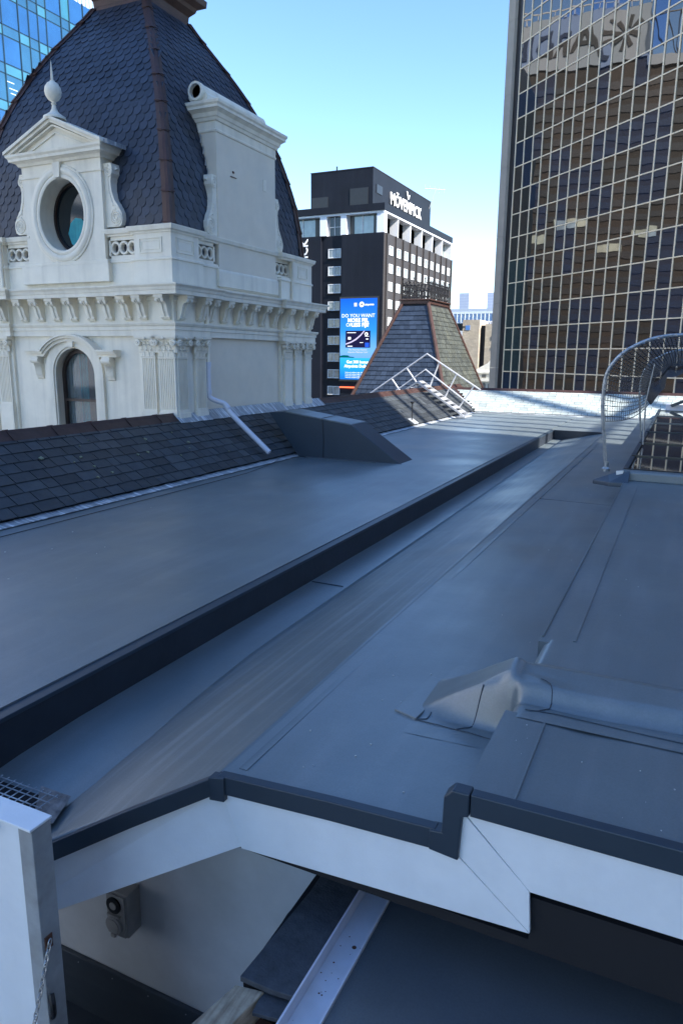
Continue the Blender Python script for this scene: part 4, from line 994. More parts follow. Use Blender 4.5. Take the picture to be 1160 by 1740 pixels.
# scroll consoles: S profile in a vertical plane, thickness across
def console(T, H, Wd, th, nm='scroll_console'):
    q = MB(); q.T = T
    out_ = [(0, 1.0), (.42, 1.0), (.50, .93), (.50, .84), (.40, .78), (.36, .70), (.42, .55), (.55, .42), (.78, .32), (.97, .21), (1.0, .11), (.93, .03), (.78, -.0), (.3, 0), (0, 0)]
    q.prism([(a*Wd, -th/2, z*H) for a, z in out_], [(a*Wd, th/2, z*H) for a, z in out_])
    for sg in (-1, 1):
        e = sg*th/2
        for cx_, cz_, r0_, dr in ((.62, .145, .135, 3.0), (.30, .875, .09, 2.2)):
            pts = []
            for i in range(40):
                a = i/39*2*math.pi*dr; r = r0_*H*(1-i/39*.86); pts.append((cx_*Wd+r*math.cos(a+1.6)*.95, e, cz_*H+r*math.sin(a+1.6)))
            q.tube(pts, .011*H/.6, 5)
        q.tube([(.36*Wd, e, .93*H), (.22*Wd, e, .75*H), (.26*Wd, e, .55*H), (.45*Wd, e, .36*H), (.80*Wd, e, .29*H)], .010, 5)
        for k in range(5): q.lathe((.30*Wd+.05*Wd*k, e, H*(.52-.06*k)), [(.001, -.02), (.018, 0), (.001, .02)], 6)
    q.tube([(.25*Wd, 0, H*.98), (.53*Wd, 0, .9*H)], .03, 6)
    q.T = None; return q.build(nm, STUC, tw)
console(lambda u, v, z: (-7.81+u, 8.52+v, 3.40+z), .86, .30, .18)
console(lambda u, v, z: (-9.37-u, 8.52+v, 3.40+z), .86, .30, .18)
# --- chimney
y0c, y1c = 9.57, 11.28; xf = -6.66
q = MB()
pr = [(xf, 2.62), (xf, 4.85), (-7.45, 4.85), (-7.05, 4.2), (-6.90, 3.62), (-6.85, 2.62)]
q.prism([(x, y0c, z) for x, z in pr], [(x, y1c, z) for x, z in pr]); q.build('chimney_stack', STUCR, tw, bevel=.006)
CF = [(-7.50, y0c), (xf, y0c), (xf, y1c), (-7.50, y1c)]
mould('chimney_base', [(-.02, 2.64), (.025, 2.645), (.025, 2.86), (.018, 2.885), (.004, 2.90), (-.02, 2.90)], [(-6.9, y0c-.02), (xf, y0c-.02), (xf, y1c+.02), (-6.9, y1c+.02)], STUC)
mould('chimney_necking', [(-.02, 4.845), (.012, 4.85), (.02, 4.875), (.008, 4.89), (.008, 5.02), (-.02, 5.02)], CF, STUC)
mould('chimney_cap', [(-.02, 4.99), (.03, 5.0), (.045, 5.04), (.06, 5.05), (.075, 5.10), (.12, 5.135), (.135, 5.14), (.135, 5.175), (.155, 5.20), (.16, 5.235), (.13, 5.25), (.0, 5.27), (-.1, 5.27)], CF, STUC)
fx = -6.98
q = MB(); n = 14
outer = [(fx-.17, 5.26), (fx-.17, 5.38)] + [(fx+.135*math.cos(math.pi-math.pi*i/n), 5.42+.125*math.sin(math.pi-math.pi*i/n)) for i in range(n+1)] + [(fx+.17, 5.38), (fx+.17, 5.26)]
q.prism([(x, y0c+.02, z) for x, z in outer], [(x, y1c+.02, z) for x, z in outer]); q.build('flue_cap', STUC, tw)
q = MB(); q.strip([[(fx+r*math.cos(2*math.pi*i/24), y, 5.425+r*math.sin(2*math.pi*i/24)) for i in range(24)] for r, y in ((.13, y0c+.03), (.13, y0c-.05), (.098, y0c-.05), (.098, y0c+.4))], caps=False); q.build('flue_pipe', STUC, tw, smooth=True)
q = MB(); q.strip([[(fx+.097*math.cos(2*math.pi*i/24), y, 5.425+.097*math.sin(2*math.pi*i/24)) for i in range(24)] for y in (y0c+.02, y0c+.03)]); q.build('flue_dark', RUST, tw)
q = MB(); q.box(xf-.01, xf+.012, 9.98, 10.02, 4.36, 4.39); q.box(xf-.01, xf+.014, 9.92, 10.08, 4.30, 4.308); q.build('wall_bracket', RUST, tw)
q = MB(); q.box(xf-.01, xf+.008, 10.88, 10.98, 4.28, 4.46); q.build('patch_plate', STUC, tw, bevel=.003)
console(lambda u, v, z: (-6.77+v, 9.57-u, 3.38+z), .86, .27, .19); console(lambda u, v, z: (-6.77+v, 11.28+u, 3.38+z), .86, .27, .19)
# stepped lead soakers beside chimney
for k in range(7):
    z = 3.75+.16*k; q = MB(); x = DC[0]+hs(z)+.02; q.prism([(x, y0c-.05, z), (x+.02, y0c-.05, z+.12), (x-.04, y0c, z+.12), (x, y0c, z)], [(x+.005, y0c-.05, z), (x+.025, y0c-.05, z+.12), (x-.035, y0c+.02, z+.12), (x+.005, y0c+.02, z)]); q.build('lead_soaker', LEAD, tw)
# --- arched window
q = MB(); holed(q, CX-.62, CX+.62, -1.4, 1.9, archpts(CX, .43, 1.28, -1.0), 8.405, 8.43)
q = MB()   # architrave round arch
def archband(r0_, r1_, y, zs=1.28, zb=-1.0, n=24):
    inn = [(CX+r0_, zb)]+[(CX+r0_*math.cos(math.pi*i/n), zs+r0_*math.sin(math.pi*i/n)) for i in range(n+1)]+[(CX-r0_, zb)]
    ou = [(CX+r1_, zb)]+[(CX+r1_*math.cos(math.pi*i/n), zs+r1_*math.sin(math.pi*i/n)) for i in range(n+1)]+[(CX-r1_, zb)]
    loops = [[(a[0], y, a[1]), (b_[0], y, b_[1]), (b_[0], 8.43, b_[1]), (a[0], 8.43, a[1])] for a, b_ in zip(inn, ou)]
    m_ = MB(); m_.strip(loops); return m_
archband(.43, .60, 8.37).build('window_surround', STUC, tw, bevel=.006)
archband(.405, .445, 8.395).build('window_surround', STUC, tw)
q = MB(); q.prism([(CX-.055, 8.33, 1.70), (CX+.055, 8.33, 1.70), (CX+.075, 8.33, 1.89), (CX-.075, 8.33, 1.89)], [(CX-.055, 8.43, 1.70), (CX+.055, 8.43, 1.70), (CX+.075, 8.43, 1.89), (CX-.075, 8.43, 1.89)]); q.build('keystone', STUC, tw, bevel=.005)
# hood: flat ears and a segmental hump
def hoodline(h):
    P = [(CX-.93, 1.60), (CX-.62, 1.60)]
    for i in range(17):
        a = R(145-110*i/16); P.append((CX+.70*math.cos(a), 1.275+.56*math.sin(a)))
    return [(x, z+h) for x, z in P+[(CX+.62, 1.60), (CX+.93, 1.60)]]
for h0, h1, y in ((-.045, .0, 8.32), (.0, .035, 8.285), (.035, .062, 8.255)):
    q = MB(); q.strip([[(a[0], y, a[1]), (b_[0], y, b_[1]), (b_[0], 8.44, b_[1]), (a[0], 8.44, a[1])] for a, b_ in zip(hoodline(h0), hoodline(h1))]); q.build('window_hood', STUC, tw)
for sg in (-1, 1):
    q = MB(); T0 = lambda u, v, z, sg=sg: (CX+sg*.74+u, 8.42-v, z)
    q.T = T0; pr = [(0, 1.555), (.13, 1.555), (.135, 1.53), (.115, 1.49), (.075, 1.43), (.06, 1.36), (.055, 1.28), (.03, 1.22), (0, 1.20)]
    q.prism([(-.07, v, z) for v, z in pr], [(.07, v, z) for v, z in pr])
    for k in range(-2, 3): q.tube([(k*.026, .132, 1.53), (k*.026, .095, 1.46), (k*.026, .064, 1.37), (k*.026, .05, 1.26)], .008, 5)
    q.strip([[(u, .10+.045*math.cos(2*math.pi*i/14), 1.50+.045*math.sin(2*math.pi*i/14)) for i in range(14)] for u in (-.085, .085)]); q.T = None
    q.build('hood_bracket', STUC, tw)
q = MB(); n = 24
inn = [(CX+.36*math.cos(math.pi*i/n), 1.26+.36*math.sin(math.pi*i/n)) for i in range(n+1)]
q.strip([[(x, 8.54, z), (CX+(x-CX)*1.16, 8.54, 1.26+(z-1.26)*1.16 if z > 1.26 else z), (CX+(x-CX)*1.16, 8.60, 1.26+(z-1.26)*1.16 if z > 1.26 else z), (x, 8.60, z)] for x, z in [(CX+.36, -.9)]+inn+[(CX-.36, -.9)]]); wf = q.build('window_frame', FRAMEB, tw)
q = MB(); q.box(CX-.36, CX+.36, 8.53, 8.58, .86, .90); q.build('meeting_rail', FRAMEB, wf)
q = MB(); q.add([(x, 8.575, z) for x, z in [(CX+.37, -.9)]+inn+[(CX-.37, -.9)]], [tuple(range(n+3))])
GLASSC = M('clear_window_glass', (.9, .95, .95), .04, var=.02, spec=.25); GLASSC.node_tree.nodes['Principled BSDF'].inputs['Transmission Weight'].default_value = .93
q.build('pane', GLASSC, wf, fix=False)
def drape(x0, x1, y, z0, z1, mat, nm, nf=7, dx=0):
    q = MB(); n = nf*6; q.strip([[(x0+(x1-x0)*i/n+dx*(zz_ == z0), y+.022*math.sin(2*math.pi*i/6), zz_) for i in range(n+1)] for zz_ in (z0, (z0+z1)/2, z1)], closed=False); o = q.build(nm, mat, tw, smooth=True, fix=False); return o
drape(CX-.36, CX-.12, 8.68, -.9, 1.62, CURTW, 'net_curtain', 4); drape(CX-.14, CX+.06, 8.66, -.9, 1.6, CURT, 'teal_curtain', 4)
q = MB(); q.box(CX-.6, CX+.6, 9.0, 9.1, -1.2, 1.9); q.build('room_back', M('dim_room_wall', (.10, .12, .12), .9), tw)
# --- downpipe
t = thing('white_downpipe', (-6.6, 9.12, .5), 'white plastic downpipe from the tower corner running down over the slates', 'downpipe')
q = MB(); q.tube([(-6.60, 9.12, 2.42), (-6.60, 9.12, 1.30)], .036, 12); q.build('pipe', STUC, t, smooth=True)
def smoothp(P, n=7): return [interp(P, k/(n*(len(P)-1))) for k in range(n*(len(P)-1)+1)]
q = MB(); q.tube(smoothp([(-6.60, 9.12, 1.45), (-6.60, 9.12, 1.05), (-6.58, 9.13, .96), (-6.50, 9.20, .905), (-6.42, 9.26, .87), (-6.36, 9.27, .80), (-6.28, 9.27, .70), (-5.62, 9.27, .16)]), .040, 12); q.build('pipe', PIPEW, t, smooth=True)
for a, b_ in (((-6.60, 9.12, 1.50), (-6.60, 9.12, 1.42)), ((-6.60, 9.12, 1.08), (-6.60, 9.12, 1.02)), ((-6.40, 9.265, .85), (-6.35, 9.27, .79))):
    q = MB(); q.tube([a, b_], .048, 12); q.build('pipe_collar', PIPEW, t, smooth=True)
q = MB(); q.tube([(-6.59, 9.12, 1.98), (-6.68, 9.12, 1.98)], .02, 6); q.build('pipe_clip', STUC, t)
q = MB(); q.tube([(-6.57, 11.72, 3.25), (-6.57, 11.72, 3.0), (-6.57, 11.70, 2.9), (-6.57, 11.70, 2.60)], .022, 10); q.build('waste_pipe', STUCR, tw, smooth=True)
q = MB(); q.tube([(-9.92, 8.32, 3.3), (-9.92, 8.32, 2.62)], .022, 10); q.build('waste_pipe', STUC, tw, smooth=True)

# ================================================================== BRONZE GLASS TOWER
ga = thing('bronze_glass_tower', (-13.35, 61.04, -26), 'tall bronze mirror glass tower with pale metal mullions at the right, reflecting a rooftop sign', 'office tower', rz=R(-43.9), local=True)
GZ = -26
CONC = M('grey_concrete_cladding', (.42, .36, .29), .7, var=.10, scale=.8, bump=.01, bscale=6)
MULL = M('pale_gold_mullion', (.95, .76, .52), .45, metal=.0, var=.06)
BRONZ = []
for i, (c, ts) in enumerate((((.030, .020, .014), (.80, .72, .64)), ((.010, .016, .032), (.50, .56, .70)), ((.020, .016, .012), (.72, .68, .62)), ((.02, .03, .028), (.66, .78, .76)))):
    mt = M('bronze_mirror_pane_%s' % ('brown', 'blue', 'umber', 'green')[i], c, .012, spec=1.0, ior=2.1, var=.25, scale=.5, tintspec=ts)
    nn = mt.node_tree.nodes; ll = mt.node_tree.links; p = nn['Principled BSDF']
    geo = nn.new('ShaderNodeNewGeometry'); nz = nn.new('ShaderNodeTexNoise'); nz.inputs['Scale'].default_value = .35; nz.inputs['Detail'].default_value = 1.5
    ll.new(geo.outputs['Position'], nz.inputs['Vector']); bp = nn.new('ShaderNodeBump'); bp.inputs['Distance'].default_value = .007; bp.inputs['Strength'].default_value = 1
    ll.new(nz.outputs[0], bp.inputs['Height']); ll.new(bp.outputs[0], p.inputs['Normal']); BRONZ.append(mt)
def gbox(q, x0, x1, y0, y1, z0, z1): q.box(x0, x1, y0, y1, z0-GZ, z1-GZ)
q = MB(); gbox(q, -1.5, 36, .35, 30, -26, 62); q.build('dark_core', INT, ga)
q = MB(); gbox(q, -1.86, -1.15, -.02, .4, -26, 62); q.build('dark_return', GREYDK, ga)
z = -26
while z < 62:
    q = MB(); gbox(q, -2.8, -1.86, -.28, 1.6, z+.012, z+5.35); q.build('concrete_panel', CONC, ga); z += 5.36
XK = [-1.15+1.18*k for k in range(32)]; ZK = [.52-1.79*15+1.79*k for k in range(49)]
wts = [0, 0, 2, 2, 2, 1]
gm = [mesh('mirror_pane', MB().box(0, 1.13, -.02, 0, 0, 1.74), b_) for b_ in BRONZ]
restp = [MB() for _ in BRONZ]
for i in range(len(XK)-1):
    run = None
    for j in range(len(ZK)-1):
        if ZK[j] < -5: 
            if j % 1: continue
        floor = (j//1)
        rr = random.random()
        # storeys are mostly brown; blocks of bluer panes where blinds are up
        bl = mn.noise(Vector((i*.45, j*.8, 2.2)))
        k = 1 if bl > .12 else (3 if (i < 2 and ZK[j] < 9) else (0 if bl < -.1 else 2))
        if rr < .05: k = random.choice([0, 1, 2])
        mm = Matrix.Translation((XK[i]+.025, .035, ZK[j]+.025-GZ)) @ Matrix.Rotation(R(random.gauss(0, .10)), 4, 'Z') @ Matrix.Rotation(R(random.gauss(0, .08)), 4, 'X')
        if i < 15 and -2 < ZK[j] < 29: place('mirror_pane', gm[k], ga, mm)
        else: joined(restp[k], gm[k], mm)
for k in range(4): restp[k].build('mirror_panes', BRONZ[k], ga, kind='stuff', fix=False)
for x in XK: q = MB(); gbox(q, x-.042, x+.042, -.035, .05, -26, 62); q.build('mullion', MULL, ga)
for z in ZK: q = MB(); gbox(q, -1.15, 36, -.03, .045, z-.038, z+.038); q.build('transom', MULL, ga)

# ================================================================== BLACK HOTEL
ho = thing('black_hotel', (-53, 126, -26), 'black hotel block with white framed windows, a glazed top floor and a black rooftop box', 'hotel')
HB = M('black_painted_cladding', (.008, .010, .017), .55, var=.2, scale=.3, spec=.25, streak=(.013, .016, .024), streak_amt=.6, streak_sc=(1.6, 1.6, .1))
HBR = M('lit_charcoal_cladding', (.036, .030, .029), .6, var=.15, scale=.6)
HW = M('white_window_frame', (.72, .72, .72), .5)
HWC = M('white_column', (.74, .76, .80), .5, var=.03)
HGL = M('pale_room_window', (.22, .25, .26), .15, var=.5, scale=.7, spec=.8, streak=(.42, .44, .42), streak_amt=.8, streak_sc=(1.6, 1.6, .1))
HGT = M('greenish_glazing', (.16, .22, .20), .06, var=.4, scale=.25, spec=1.0, ior=1.8, streak=(.34, .38, .34), streak_amt=.7, streak_sc=(.35, .35, .25))
x0, x1, y0, y1 = -63, -44.8, 109, 144.8
q = MB(); q.box(x0, -55.9, y0, y1, -26, 20.7); q.box(-51.2-.9, x1-.05, y0, y1, -26, 20.7); q.box(-55.9, -52.1, y0+.6, y1, -26, 20.7); q.build('wall', HB, ho)
q = MB(); q.box(x1-.05, x1+.02, y0+.02, y1, -26, 20.7); q.build('wall', HBR, ho)  # right wall skin browner and lighter, its sunlit look put into the colour
q = MB(); q.box(x0+1, x1-1.6, y0+1.6, y1-1.2, 20.7, 24.0); q.build('top_floor_core', M('cream_lining', (.55, .55, .50), .8, var=.2, scale=.4), ho)
q = MB(); q.box(x0, x1+.05, y0-.1, y1+.1, 23.95, 25.0); q.build('roof_slab', HB, ho)
q = MB(); q.box(x0, x1-.02, y0+.1, y1, 23.65, 23.94); q.build('white_soffit', HWC, ho)
q = MB(); q.box(-59.4, -48.2, 112.2, 140.8, 25.0, 31.1); q.build('rooftop_box', HB, ho)
q = MB(); q.box(-59.45, -48.14, 112.14, 140.86, 31.1, 31.22); q.build('box_coping', HBR, ho)
for (a, b_, c, d_) in ((-59.2, -56.2, 25.1, 27.3), (-52.2, -49, 25.1, 28.2)):
    q = MB(); q.box(a, b_, 112.12, 112.2, c, d_); q.build('service_door', GREYDK, ho)
q = MB(); q.box(-48.2, -48.1, 113.6, 116.0, 27.6, 28.9); q.build('louvre', GREYDK, ho)
q = MB(); q.tube([(-55, 113, 31), (-55, 113, 32)], .12, 8); q.build('roof_stub', HB, ho)
q = MB(); ay = 140; q.tube([(-48.5, ay, 29), (-47, ay, 33.2)], .05, 5); q.tube([(-48.4, ay-2.5, 33.0), (-45.8, ay+2.0, 33.4)], .05, 5)
for k in range(5): q.tube([(-48.4+.6*k, ay-2.2+k, 32.6), (-48.4+.6*k, ay-2.2+k, 33.7)], .035, 4)
q.build('tv_aerial', GREYPL, ho)
# top floor glazing, front face
for a, b_ in ((-62.5, -56.4), (-51.3, -46.0)):
    q = MB(); q.box(a, b_, 110.2, 110.3, 20.75, 23.7); gz = q.build('glazing', HGT, ho)
    for xx_ in (a, (a+b_)/2-.3, b_): q = MB(); q.box(xx_-.06, xx_+.06, 110.1, 110.2, 20.7, 23.7); q.build('glazing_post', HW, ho)
    for xx_ in (a+.5, b_-.7): q = MB(); q.box(xx_-.35, xx_+.35, 110.12, 110.18, 20.8, 23.6); q.build('dark_drape', GREYDK, ho)
q = MB(); q.box(-54.7, -52.6, 109.8, 109.9, 20.7, 23.7); q.build('dark_glazing', GLASSD, ho)
for xx_ in (-54.7, -53.7, -52.6): q = MB(); q.box(xx_-.05, xx_+.05, 109.7, 109.8, 20.7, 23.7); q.build('glazing_post', HW, ho)
q = MB(); q.box(-54.7, -52.6, 109.7, 109.8, 22.0, 22.08); q.build('glazing_rail', HW, ho)
for a, b_ in ((-56.1, -54.9), (-52.4, -51.4), (-46.1, -44.85)):
    q = MB(); q.box(a, b_, 109.15, 110.3, 20.7, 23.66); q.build('white_column', HWC, ho)
# right face top floor bays
for k in range(6):
    ya = 109.8+k*5.9
    q = MB(); q.box(-46.4, -44.95, ya+5.5, ya+5.75, 20.7, 23.66); q.build('balcony_fin', HWC, ho)
    q = MB(); q.box(-46.5, -46.4, ya, ya+5.5, 20.8, 23.66); q.build('glazing', HGT, ho)
    for s in (.2, 2.8): q = MB(); q.box(-46.4, -46.3, ya+s-.08, ya+s+.08, 20.8, 23.66); q.build('glazing_post', HW, ho)
    q = MB(); q.box(-46.4, -46.32, ya+1.6, ya+2.6, 20.8, 23.5); q.build('dark_drape', GREYDK, ho)
# stair window strip on front
hwm = mesh('window_frame', MB().box(-1.15, 1.15, -.1, 0, -.72, -.60).box(-1.15, 1.15, -.1, 0, .60, .72).box(-1.15, -1.03, -.1, 0, -.6, .6).box(1.03, 1.15, -.1, 0, -.6, .6).box(-.05, .05, -.1, 0, -.6, .6), HW)
hpm = mesh('pane', MB().box(-1.03, 1.03, -.04, 0, -.6, .6), HGL)
for j in range(12):
    zc = 18.0-2.75*j
    wi = place('window', hwm, ho, Matrix.Translation((-53.6, 109.55, zc))); 
    pn = bpy.data.objects.new('pane', hpm); C.objects.link(pn); pn.parent = wi
    q = MB(); q.box(-54.9, -52.3, 109.35, 109.6, zc-.85, zc-.74); q.build('sill', HBR, ho)
# right face windows
rwm = mesh('window_frame', MB().box(-.06, .12, -.8, .8, .58, .70).box(-.06, .12, -.8, .8, -.70, -.58).box(-.06, .12, -.8, -.68, -.58, .58).box(-.06, .12, .68, .8, -.58, .58), HW)
rpm = mesh('pane', MB().box(-.02, .03, -.68, .68, -.58, .58), HGL)
rib = mesh('rib', MB().box(0, .22, -.09, .09, 0, 46.7), HBR); rib2 = mesh('recess', MB().box(0, .04, -.55, .55, -.72, .72), GREYDK)
for i in range(10):
    yc = 111.9+3.42*i
    for j in range(12):
        zc = 18.25-2.75*j
        wi = place('window', rwm, ho, Matrix.Translation((x1+.03, yc, zc)))
        pn = bpy.data.objects.new('pane', rpm); C.objects.link(pn); pn.parent = wi
        if j < 9: place('dark_reveal', rib2, ho, Matrix.Translation((x1+.02, yc+1.36, zc)))
    place('rib', rib, ho, Matrix.Translation((x1+.02, yc+1.98, -26)))
place('rib', rib, ho, Matrix.Translation((x1+.02, 110.0, -26)))
SIGN = M('white_sign_letters', (.85, .85, .85), .5, var=0)
text('sign_lettering', 'MÖVENPICK', 2.75, SIGN, ho, (-48.05, 127.2, 26.95), (0, 1, 0), (0, 0, 1), .06, .035, label='white rooftop sign letters', xs=1.02)
q = MB(); q.T = lambda u, v, z: (-48.05+v, 127.0+u, 29.5+z)
q.prism([(-.1, 0, .95), (.35, 0, .85), (.75, 0, .25), (1.6, 0, .55), (1.1, 0, -.25), (.6, 0, -.35), (.2, 0, .3)], [(-.1, .1, .95), (.35, .1, .85), (.75, .1, .25), (1.6, .1, .55), (1.1, .1, -.25), (.6, .1, -.35), (.2, .1, .3)]); q.T = None; q.build('bird_mark', SIGN, ho)
text('vertical_sign', 'MÖVENPICK', 1.75, SIGN, ho, (-58.25, 108.85, 20.3), (0, 0, 1), (-1, 0, 0), .06, .03, align='RIGHT', label='white vertical sign letters reading upwards', xs=1.05)
# LED screen
t = thing('led_screen', (-48.8, 108.7, -3), 'bright blue advertising screen on the black hotel wall showing a bank card', 'screen')
def led(nm, c, s=1.0):
    mt = bpy.data.materials.new(nm); mt.use_nodes = True; n = mt.node_tree.nodes; l = mt.node_tree.links; n.clear()
    o_ = n.new('ShaderNodeOutputMaterial'); e = n.new('ShaderNodeEmission'); e.inputs[0].default_value = (*c, 1); e.inputs[1].default_value = s; l.new(e.outputs[0], o_.inputs[0]); return mt
LE = .60
scm_ = led('screen_blue', (.01, .12, .75), LE)
n = scm_.node_tree.nodes; l = scm_.node_tree.links; geo = n.new('ShaderNodeNewGeometry'); sx = n.new('ShaderNodeSeparateXYZ'); l.new(geo.outputs['Position'], sx.inputs[0])
mr = n.new('ShaderNodeMapRange'); mr.inputs[1].default_value = -2.1; mr.inputs[2].default_value = 10.8; l.new(sx.outputs[2], mr.inputs[0])
cr = n.new('ShaderNodeValToRGB'); l.new(mr.outputs[0], cr.inputs[0]); el = cr.color_ramp.elements
el[0].position = 0; el[0].color = (.012, .16, .62, 1); el[1].position = 1; el[1].color = (.01, .12, .80, 1)
for p_, c in ((.16, (.02, .34, .85)), (.27, (.03, .42, .85)), (.272, (.16, .36, .80)), (.36, (.16, .40, .85)), (.60, (.03, .27, .88))):
    e = el.new(p_); e.color = (*c, 1)
l.new(cr.outputs[0], n['Emission'].inputs[0])
q = MB(); q.box(-52.25, -45.4, 108.72, 108.98, -2.4, 11.1); q.build('screen_housing', GREYDK, t)
q = MB(); q.box(-52.05, -45.6, 108.66, 108.72, -2.1, 10.8); q.build('display', scm_, t)
LW = led('screen_white', (.9, .95, 1), LE*1.15); LN = led('screen_navy', (.012, .012, .05), LE); LP = led('screen_pale', (.65, .6, .9), LE); LB = led('screen_card_blue', (.02, .10, .7), LE)
LR = led('red_strip_light', (1, .16, .07), 1.0)
def T_(s, x, z, size, b_=0.0, al='CENTER', m_=LW): return text('screen_text', s, size, m_, t, (x, 108.62, z), (1, 0, 0), (0, 0, 1), .01, b_, al)
T_('DO YOU WANT', -48.85, 7.85, .80); T_('MORE FIJI,', -48.85, 7.12, .84, .03); T_('OR', -50.42, 6.40, .82, 0); T_('LESS FIJI?', -48.45, 6.40, .82, .03)
T_('airpoints', -46.9, 9.68, .45, .01); T_('Get 300 bonus', -48.85, .55, .66, .02); T_('Airpoints Dollars.', -48.85, -.12, .66, .02)
T_('The American Express', -48.85, 2.62, .36, 0, m_=LP); T_('Airpoints Platinum Card', -48.85, 2.22, .36, 0, m_=LP)
for k in range(4): T_('Terms and conditions apply. Offer ends soon.', -48.85, -1.02-.27*k, .24, 0)
def sdisc(nm, x, z, r, y, mat, rin=None):
    q = MB(); q.strip([[(x+r*math.cos(2*math.pi*i/20), yy, z+r*math.sin(2*math.pi*i/20)) for i in range(20)] for yy in (y, y+.02)]); return q.build(nm, mat, t)
sdisc('round_logo', -48.25, 9.85, .42, 108.62, LW); q = MB(); q.prism([(-48.5, 108.60, 9.66), (-48.25, 108.60, 10.12), (-48.0, 108.60, 9.66), (-48.25, 108.60, 9.8)], [(-48.5, 108.615, 9.66), (-48.25, 108.615, 10.12), (-48.0, 108.615, 9.66), (-48.25, 108.615, 9.8)]); q.build('logo_mark', LN, t)
q = MB(); 
for k in range(3): q.box(-49.6, -49.1, 108.63, 108.65, 9.58+.2*k, 9.70+.2*k)
q.build('square_logo', LW, t)
q = MB(); q.box(-51.05, -46.65, 108.62, 108.655, 3.05, 5.75); q.build('bank_card', LN, t, bevel=.0)
q = MB(); P = [(-51.0, 3.70), (-50.0, 4.05), (-49.2, 4.5), (-48.4, 5.1), (-47.8, 5.72), (-47.6, 5.72), (-48.3, 4.95), (-49.1, 4.3), (-50.0, 3.85), (-51.0, 3.52)]
q.prism([(x, 108.60, z) for x, z in P], [(x, 108.615, z) for x, z in P]); q.build('card_swoosh', LP, t)
q = MB(); q.box(-50.6, -50.1, 108.60, 108.615, 4.35, 4.75); q.box(-50.75, -49.2, 108.60, 108.615, 5.38, 5.48); q.box(-50.7, -49.8, 108.60, 108.615, 3.22, 3.34); q.box(-48.5, -47.9, 108.60, 108.615, 3.82, 3.90); q.box(-47.6, -46.85, 108.60, 108.615, 4.82, 4.88); q.box(-47.4, -47.0, 108.6, 108.615, 4.35, 4.5); q.build('card_print', LW, t)
q = MB(); q.box(-47.55, -46.85, 108.60, 108.615, 3.15, 3.85); q.build('card_square', LB, t)
sdisc('card_logo', -47.35, 5.2, .30, 108.60, LW); sdisc('card_logo', -47.35, 5.2, .14, 108.58, LN)
q = MB(); q.prism([(-52.04, 108.62, 1.44), (-49.4, 108.62, 1.42), (-49.6, 108.62, 1.58), (-50.3, 108.62, 1.62), (-50.6, 108.62, 1.82), (-51.4, 108.62, 1.85), (-52.04, 108.62, 1.72)], [(-52.04, 108.65, 1.44), (-49.4, 108.65, 1.42), (-49.6, 108.65, 1.58), (-50.3, 108.65, 1.62), (-50.6, 108.65, 1.82), (-51.4, 108.65, 1.85), (-52.04, 108.65, 1.72)]); q.build('island_picture', led('screen_teal', (.0, .10, .12), LE), t)
q = MB(); q.box(-52.1, -45.4, 108.7, 108.95, -3.5, -3.28); o = q.build('red_light_strip', LR); tag(o, 'thin red light strip under the blue advertising screen', 'light strip')

# ================================================================== BLUE GLASS BUILDING (upper left)
bb = thing('blue_glass_building', (-100, 105, -26), 'blue green curtain wall office building behind the dome at upper left', 'office building')
BG = [M('blue_mirror_pane', (.015, .06, .10), .05, spec=1.0, ior=2.0, var=.3, scale=.25, tintspec=(.55, .85, 1)), M('teal_pane', (.025, .12, .15), .08, spec=1.0, ior=1.9, var=.25, scale=.3, tintspec=(.6, .9, 1)),
      M('deep_blue_pane', (.012, .06, .15), .04, spec=1.0, ior=2.0, var=.3, scale=.2, tintspec=(.5, .75, 1)), M('aqua_spandrel', (.04, .15, .20), .12, spec=1.0, ior=1.8, var=.12, scale=.4, tintspec=(.6, .9, 1))]
DKM = M('dark_blue_mullion', (.010, .035, .06), .4)
q = MB(); q.box(-118, -90.3, 77.5, 140, -26, 54.5); q.build('core', DKM, bb)
zs = []; z = 20.3
while z < 54.0: zs += [(z, z+1.25, 3), (z+1.25, z+4.9, None)]; z += 4.9
pm = [mesh('pane', MB().box(-.05, .0, .04, .96, .04, .96), b_) for b_ in BG]
cntb = 0; restb = [MB() for _ in BG]
y = 77.5; col = 0; wds = [1.7, 2.9, 1.8, 1.7, 1.6, 2.9]
while y < 112:
    wd = wds[col % 6]
    for z0, z1, kk in zs:
        k = kk if kk is not None else random.choice([0, 0, 1, 2, 2])
        if kk == 3 and random.random() < .4: k = 0
        mm = Matrix.Translation((-90.25, y, z0)) @ Matrix.Rotation(R(random.gauss(0, .25)), 4, 'Z') @ Matrix.Diagonal((1, wd, z1-z0, 1))
        if z0 > 33 and y < 108 and z0 < 56 and cntb < 290: place('pane', pm[k], bb, mm); cntb += 1
        else: joined(restb[k], pm[k], mm)
    q = MB(); q.box(-90.28, -90.12, y-.06, y+.06, 20, 54.6); q.build('mullion', DKM, bb)
    y += wd; col += 1
for k in range(4): restb[k].build('panes', BG[k], bb, kind='stuff', fix=False)
LPL = led('ceiling_light_strip', (.7, .9, 1), 1.1)
for (yy, zz_, L) in ((79.2, 38.9, 1.3), (79.6, 38.1, 1.4), (79.8, 37.5, 1.1)):
    q = MB(); q.box(-90.22, -90.19, yy, yy+L, zz_, zz_+.09); q.build('lit_ceiling_strip', LPL, bb)
q = MB()
for k in range(26): q.box(-91.5, -91.2, 84+k*.8, 84.3+k*.8, 54.6, 58.6)
q.box(-91.2, -91.1, 83.5, 106, 57.6, 58.6); q.build('rooftop_louvre', HWC, bb)

